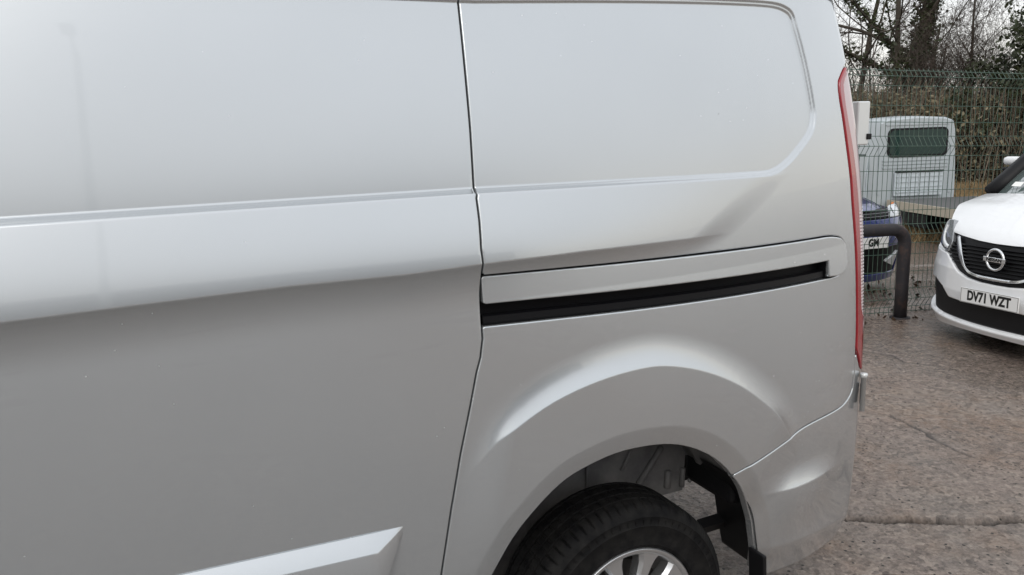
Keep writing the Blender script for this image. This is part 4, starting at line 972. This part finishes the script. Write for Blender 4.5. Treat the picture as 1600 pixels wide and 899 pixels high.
# ------------------------------------------------------------------ trees and hedge beyond the fence
def leaf_mat(name, a, b, rough=0.6):
    m = mat(name, a, rough); t = NT(m); t.color(t.mix(t.mapr(t.noise(1.3, 3), 0.35, 0.65), a, b)); return m
M_BARK = leaf_mat('grey_brown_bark', (0.050, 0.042, 0.034), (0.085, 0.072, 0.052), 0.85)
M_TWIG = leaf_mat('reddish_twigs', (0.060, 0.042, 0.036), (0.095, 0.070, 0.060), 0.85)
M_IVY = leaf_mat('ivy_leaves', (0.020, 0.034, 0.012), (0.050, 0.062, 0.022), 0.5)
M_EVER = leaf_mat('evergreen_leaves', (0.022, 0.034, 0.014), (0.055, 0.062, 0.026), 0.5)
M_BRAM = leaf_mat('bramble_leaves', (0.125, 0.112, 0.065), (0.215, 0.175, 0.11), 0.7)
M_STEM = leaf_mat('hedge_stems', (0.14, 0.115, 0.085), (0.26, 0.21, 0.16), 0.85)
M_STRAW = leaf_mat('dry_grass', (0.22, 0.15, 0.075), (0.36, 0.26, 0.14), 0.8)
def leaf_quads(cen, size, r, up_bias=0.0):
    """one diamond leaf at each centre, random orientation"""
    n = len(cen); a = r.normal(size=(n, 3)); a /= np.linalg.norm(a, axis=1, keepdims=True); b = r.normal(size=(n, 3)); b = np.cross(a, b); b /= np.linalg.norm(b, axis=1, keepdims=True) + 1e-9
    s = size * r.uniform(0.6, 1.4, n)[:, None]; V = np.stack([cen - a * s, cen + b * s * 0.55, cen + a * s, cen - b * s * 0.55], 1).reshape(-1, 3)
    return V, np.arange(4 * n).reshape(n, 4)
def leaf_obj(name, cen, size, m, parent, r):
    V, Q = leaf_quads(cen, size, r); o = link_mesh(name, np_mesh(name, V, Q), m, parent, smooth=False); return o
def batch_tubes(segs, sides=3):
    """segs: list of (points (k,3), radii (k)) -> verts, quads, all tubes in one array"""
    Vs, Qs, o = [], [], 0
    ang = 2 * np.pi * np.arange(sides) / sides; ca, sa = np.cos(ang)[:, None], np.sin(ang)[:, None]
    by = {}
    for P_, R_ in segs: by.setdefault(len(P_), []).append((P_, R_))
    for k, lst in by.items():
        P_ = np.array([p for p, _ in lst]); R_ = np.array([r for _, r in lst]); n = len(lst)
        t = np.gradient(P_, axis=1); t /= np.linalg.norm(t, axis=2, keepdims=True) + 1e-9
        ref = np.where(np.abs(t[:, :1, 2:]) < 0.8, np.array([0.31, 0.17, 0.93]), np.array([0.95, 0.2, 0.1])) * np.ones_like(t)
        a = np.cross(t, ref); a /= np.linalg.norm(a, axis=2, keepdims=True) + 1e-9; b = np.cross(t, a)
        Vs.append((P_[:, :, None] + R_[:, :, None, None] * (a[:, :, None] * ca + b[:, :, None] * sa)).reshape(-1, 3))
        m_ = np.arange(n)[:, None, None] * k * sides; i = np.arange(k - 1)[None, :, None] * sides; j = np.arange(sides)[None, None]; jn = (j + 1) % sides
        Qs.append((np.stack([m_ + i + j, m_ + i + jn, m_ + i + sides + jn, m_ + i + sides + j], -1) + o).reshape(-1, 4)); o += n * k * sides
    return np.concatenate(Vs), np.concatenate(Qs)
def grow(base, h, r0, seed, counts=(9, 6, 5, 4, 3), spread=0.9, lean=(0, 0), first=0.25, up=0.25, stems=1, lens=(0.55, 0.5, 0.5, 0.5, 0.5), wob=0.10):
    r = np.random.default_rng(seed); levels = [[] for _ in range(len(counts) + 1)]
    def branch(p, d, L, rad_, lev):
        k = 7 if lev < 2 else (5 if lev < 4 else 4); pts = [p]; dd = d.copy()
        for i in range(k - 1):
            dd = dd + r.normal(size=3) * wob * (0.6 if lev == 0 else 1.6) + np.array([0, 0, up * 0.12 * (lev > 0)]); dd /= np.linalg.norm(dd); pts.append(pts[-1] + dd * L / (k - 1))
        pts = np.array(pts); rr = rad_ * np.linspace(1, 0.35 if lev else 0.3, k); levels[lev].append((pts, rr))
        if lev >= len(counts): return
        for c in range(counts[lev]):
            f = first + (1 - first) * (c + r.uniform(0.1, 0.9)) / counts[lev]; q = f * (k - 1); i = min(int(q), k - 2); pp = pts[i] + (pts[i + 1] - pts[i]) * (q - i); t = pts[i + 1] - pts[i]; t /= np.linalg.norm(t)
            s = r.normal(size=3); s -= t * (s @ t); s /= np.linalg.norm(s) + 1e-9
            nd = t * (1 - 0.45 * spread) + s * spread; nd[2] += up * r.uniform(0, 1); nd /= np.linalg.norm(nd)
            branch(pp, nd, L * lens[lev] * (1.15 - 0.55 * f) * r.uniform(0.75, 1.25), max(rr[i] * (0.30 if lev == 0 else 0.50), 0.004), lev + 1)
    for s in range(stems):
        d = np.array([lean[0] + (0.25 * r.normal() if stems > 1 else 0), lean[1] + (0.25 * r.normal() if stems > 1 else 0), 1.0]); d /= np.linalg.norm(d)
        branch(np.array(base, float) + np.array([0.15 * s * r.normal(), 0.15 * s * r.normal(), 0]), d, h * (1 if s == 0 else r.uniform(0.75, 1)), r0 * (1 if s == 0 else 0.7), 0)
    return levels
def bare_tree(label, base, h, r0, seed, m_tw=None, ivy=0, ivy_h=(0.0, 0.8), name='bare_tree', group='bare trees beyond the fence', **kw):
    base = np.array([base[0], base[1], ground_at(base) - 0.05]); t = empty(name, base); tag(t, label, 'tree', group)
    lv = grow(base, h, r0, seed, **kw)
    V, Q = batch_tubes(lv[0], 9); link_mesh('trunk', np_mesh('trunk', V, Q), M_BARK, t)
    V, Q = batch_tubes(lv[1] + (lv[2] if len(lv) > 2 else []), 5); link_mesh('branches', np_mesh('branches', V, Q), M_BARK, t)
    tw = [x for l in lv[3:] for x in l]
    if tw: V, Q = batch_tubes(tw, 3); tag(link_mesh('twigs', np_mesh('twigs', V, Q), m_tw or M_TWIG, t, smooth=False), kind='stuff')
    if ivy:
        r = np.random.default_rng(seed + 5); cen = []
        for P_, R_ in lv[0] + lv[1][:2]:
            n = int(ivy * (1.0 if P_ is lv[0][0][0] else 0.16)); f = r.uniform(ivy_h[0], ivy_h[1], n) * (len(P_) - 1); i = np.minimum(f.astype(int), len(P_) - 2); w = (f - i)[:, None]
            c = P_[i] * (1 - w) + P_[i + 1] * w; rr = (R_[i] * (1 - w[:, 0]) + R_[i + 1] * w[:, 0]); d = r.normal(size=(n, 3)); d[:, 2] *= 0.4; d /= np.linalg.norm(d, axis=1, keepdims=True)
            lump = 0.6 + 0.9 * hash_noise(c[:, 2] * 1.0, np.arctan2(d[:, 1], d[:, 0]), 1.7, seed)
            cen.append(c + d * (rr * 1.0 + r.gamma(2.0, 0.055, n) * lump)[:, None])
        leaf_obj('ivy', np.concatenate(cen), 0.055, M_IVY, t, r)['kind'] = 'stuff'
    return t
pz = lambda px, d: at_dist(px, 190, d)[:2]
bare_tree('ivy-clad tree, its thick dark trunk rising above the fence beyond the truck cab', pz(1420, 25), 9.5, 0.26, 11, ivy=5200, ivy_h=(0.0, 0.66), name='ivy_tree', counts=(11, 7, 6, 4, 3), lens=(0.62, 0.5, 0.5, 0.55, 0.5), first=0.22, spread=0.95, up=0.10, lean=(0.02, 0.03))
bare_tree('slim bare tree just left of the ivy-clad trunk', pz(1389, 24), 8.5, 0.10, 23, ivy=500, ivy_h=(0.0, 0.42), counts=(9, 6, 5, 4, 3), lens=(0.5, 0.5, 0.5, 0.5, 0.5), first=0.3)
bare_tree('bare tree nearest the silver van, its twigs meeting the van corner', pz(1335, 27), 9.0, 0.10, 31, counts=(10, 7, 5, 4, 3), first=0.2, up=0.15, lens=(0.58, 0.5, 0.5, 0.5, 0.5))
bare_tree('slender tree with purplish fine twigs between the ivy-clad trunk and the evergreen', pz(1507, 25), 5.2, 0.07, 43, counts=(14, 7, 5, 4), lens=(0.42, 0.45, 0.5, 0.5), first=0.3, up=0.45, spread=0.7)
bare_tree('low spreading bare thorn tree behind the ivy-clad trunk', pz(1460, 27), 4.6, 0.09, 57, counts=(12, 7, 5, 4), lens=(0.6, 0.5, 0.5, 0.5), first=0.2, up=0.2, stems=2)
for i, (px, d, h_) in enumerate(((1352, 23.5, 3.8), (1375, 24.5, 4.2), (1440, 24, 3.6), (1480, 25, 3.9), (1530, 24, 3.5), (1560, 25, 3.6), (1600, 26, 4.4), (1650, 25, 4.6))):
    bare_tree(('leftmost bare shrub, against the silver van corner', 'twiggy bare shrub at the foot of the slim tree', 'bare shrub right of the ivy-clad trunk', 'bare shrub left of the purplish slender tree', 'bare shrub right of the purplish slender tree', 'bare shrub at the left foot of the evergreen', 'bare shrub behind the evergreen', 'bare shrub right of the evergreen')[i], pz(px, d), h_, 0.05, 70 + i, name='bare_shrub', group='bare shrubs of the hedge', counts=(12, 7, 5), lens=(0.6, 0.5, 0.5), first=0.12, up=0.3, stems=4, wob=0.14)
# evergreen at the right edge
eb = pz(1622, 22.5); ez = ground_at(eb); ev = empty('evergreen_tree', (eb[0], eb[1], ez)); tag(ev, 'dark evergreen tree at the right edge above the fence', 'tree')
lv = grow((eb[0], eb[1], ez), 4.3, 0.10, 91, counts=(16, 8, 5), lens=(0.42, 0.5, 0.5), first=0.15, up=0.15)
V, Q = batch_tubes(lv[0], 7); link_mesh('trunk', np_mesh('trunk', V, Q), M_BARK, ev)
V, Q = batch_tubes(lv[1] + lv[2] + lv[3], 4); link_mesh('branches', np_mesh('branches', V, Q), M_BARK, ev)
r_ = np.random.default_rng(4); tips = np.concatenate([p[-2:] for p, _ in lv[3]] + [p[-2:] for p, _ in lv[2]]); cen = np.repeat(tips, 6, 0) + r_.normal(size=(len(tips) * 6, 3)) * 0.10
leaf_obj('crown', cen, 0.06, M_EVER, ev, r_)['kind'] = 'stuff'
# hedge bank: brambles and upright stems reading as one mass
HL = np.array([pz(1180, 24), pz(1330, 23), pz(1450, 22.5), pz(1600, 22.5), (22.6, 8.6)])
def along(t):
    q = t * (len(HL) - 1); i = np.minimum(q.astype(int), len(HL) - 2); w = (q - i)[:, None]; return HL[i] * (1 - w) + HL[i + 1] * w
r_ = np.random.default_rng(12); n = 5200; t = r_.uniform(0, 1, n); c = along(t) + r_.normal(size=(n, 2)) * 0.55
hh = 1.75 + 1.1 * hash_noise(t * 40, t * 0, 1.0, 3) ; zb0 = terrain(c[:, 0], c[:, 1]); segs = []
for i in range(n):
    L_ = hh[i] * r_.uniform(0.55, 1.12); d = r_.normal(size=2) * 0.20; k = np.linspace(0, 1, 4)
    segs.append((np.stack([c[i, 0] + d[0] * k * L_ + r_.normal() * 0.03 * k, c[i, 1] + d[1] * k * L_, zb0[i] - 0.05 + L_ * k], 1), np.linspace(0.016, 0.006, 4) * r_.uniform(0.6, 1.5)))
V, Q = batch_tubes(segs, 3); hedge = link_mesh('hedge', np_mesh('hedge', V, Q), M_STEM, None, smooth=False); tag(hedge, 'tangled brown leafless hedge stems behind the fence', 'hedge', kind='stuff')
n = 110000; t = r_.uniform(0, 1, n); c = along(t) + r_.normal(size=(n, 2)) * 0.6; clump = hash_noise(t * 90, r_.uniform(0, 3, n), 1.0, 8)
zz = terrain(c[:, 0], c[:, 1]) + (1.75 + 1.0 * hash_noise(t * 40, t * 0, 1.0, 3)) * r_.beta(1.4, 1.5, n)
leaf_obj('undergrowth', np.stack([c[:, 0], c[:, 1], zz], 1)[clump > 0.30], 0.052, M_BRAM, None, r_); tag(bpy.data.objects['undergrowth'], 'olive and brown bramble leaves filling the hedge', 'undergrowth', kind='stuff')
# dry grass on the bank
n = 42000; t = r_.uniform(0.10, 1.0, n); c = along(t) * 1.0 - (np.array([0.78, 0.62]) * r_.uniform(0.4, 6.5, n)[:, None]); z0_ = terrain(c[:, 0], c[:, 1]); h_ = r_.uniform(0.10, 0.30, n); a_ = r_.uniform(0, 2 * np.pi, n)
w_ = 0.012; dx, dy = np.cos(a_) * w_, np.sin(a_) * w_; lx, ly = r_.normal(size=n) * 0.09, r_.normal(size=n) * 0.09
V = np.stack([np.stack([c[:, 0] - dx, c[:, 1] - dy, z0_ - 0.01], 1), np.stack([c[:, 0] + dx, c[:, 1] + dy, z0_ - 0.01], 1), np.stack([c[:, 0] + lx, c[:, 1] + ly, z0_ + h_], 1)], 1).reshape(-1, 3)
tag(link_mesh('dry_grass', np_mesh('dry_grass', V, None, np.arange(3 * n).reshape(n, 3)), M_STRAW, None, smooth=False), 'straw coloured dry grass on the bank below the hedge', 'grass', kind='stuff')
# moss and weeds along the fence foot
M_MOSS = leaf_mat('moss', (0.070, 0.085, 0.018), (0.13, 0.125, 0.035), 0.9)
n = 5200; tt_ = r_.uniform(-5, 9, n); of = 0.30 + r_.normal(size=n) * 0.05 + 0.10 * hash_noise(tt_ * 2, tt_ * 0, 1, 2); keepm = hash_noise(tt_ * 1.5, tt_ * 0, 1, 9) > 0.35
c = FB + FD * tt_[:, None] - FN * of[:, None]; c = c[keepm]; zz = terrain(c[:, 0], c[:, 1]) + r_.uniform(0, 0.018, len(c))
leaf_obj('moss', np.stack([c[:, 0], c[:, 1], zz], 1), 0.022, M_MOSS, None, r_); tag(bpy.data.objects['moss'], 'low green moss line along the foot of the fence', 'moss', kind='stuff')
n = 900; tt_ = r_.uniform(-4, 8, n); of = r_.uniform(-1.6, 0.35, n); c = FB + FD * tt_[:, None] - FN * of[:, None]; zz = terrain(c[:, 0], c[:, 1]) + r_.uniform(0.004, 0.02, n)
M_DEAD = leaf_mat('dead_leaves', (0.022, 0.016, 0.011), (0.075, 0.042, 0.022), 0.7)
leaf_obj('fallen_leaves', np.stack([c[:, 0], c[:, 1], zz], 1), 0.028, M_DEAD, None, r_); tag(bpy.data.objects['fallen_leaves'], 'scattered dark fallen leaves on the ground by the fence', 'leaves', kind='stuff')

# ------------------------------------------------------------------ behind the camera: mirrored lamp post, and a building added to darken reflections
M_CLAD = leaf_mat('grey_cladding', (0.20, 0.215, 0.23), (0.25, 0.26, 0.27), 0.5)
M_ROOF = mat('roof_sheet', (0.16, 0.16, 0.17), 0.6)
M_DOORP = mat('roller_door_paint', (0.30, 0.31, 0.33), 0.45)
def shed(label, x0, x1, y0, y1, h, face):
    o = empty('added_warehouse', ((x0 + x1) / 2, (y0 + y1) / 2, 0)); tag(o, label, 'building')
    MB().box(((x0 + x1) / 2, (y0 + y1) / 2, h / 2 - 0.1), (x1 - x0, y1 - y0, h + 0.2)).build('wall', M_CLAD, o)
    if face == 'y': V = [(x0 - .3, y0 - .3, h), (x1 + .3, y0 - .3, h), (x1 + .3, y1 + .3, h), (x0 - .3, y1 + .3, h), (x0 - .3, (y0 + y1) / 2, h + 1.3), (x1 + .3, (y0 + y1) / 2, h + 1.3)]; F = [(0, 1, 5, 4), (2, 3, 4, 5), (0, 4, 3), (1, 2, 5), (0, 3, 2, 1)]
    else: V = [(x0 - .3, y0 - .3, h), (x1 + .3, y0 - .3, h), (x1 + .3, y1 + .3, h), (x0 - .3, y1 + .3, h), ((x0 + x1) / 2, y0 - .3, h + 1.3), ((x0 + x1) / 2, y1 + .3, h + 1.3)]; F = [(0, 4, 5, 3), (1, 2, 5, 4), (0, 1, 4), (2, 3, 5), (0, 3, 2, 1)]
    MB().add(V, F).build('roof', M_ROOF, o)
    for k in range(3):
        if face == 'y': c = (x0 + (x1 - x0) * (k + .5) / 3, y1 + 0.03, 1.8); d = (3.2, 0.08, 3.6)
        else: c = (x0 - 0.03, y0 + (y1 - y0) * (k + .5) / 3, 1.8); d = (0.08, 3.2, 3.6)
        MB().box(c, d).build('roller_door', M_DOORP, o)
shed('long grey building added unseen behind the camera to darken the mirrored horizon', -30, 11, -36, -21, 3.7, 'y')
lp = empty('lamp_post', (-1.0, -10.5, 0)); tag(lp, 'tall slim lamp post mirrored faintly in the silver door', 'lamp post')
MB().tube([(-1.0, -10.5, -0.1), (-1.0, -10.5, 1.2), (-1.0, -10.5, 1.25), (-1.0, -10.5, 7.6)], [0.13, 0.13, 0.10, 0.07], 14).build('pole', M_STEEL, lp, True)
MB().tube([(-1.0, -10.5, 7.55), (-1.0, -10.2, 7.75), (-1.0, -9.6, 7.8)], 0.03, 8).build('arm', M_STEEL, lp, True)
MB().box((-1.0, -9.35, 7.79), (0.22, 0.55, 0.12), None, 0.03).build('lantern', M_GREYP, lp)
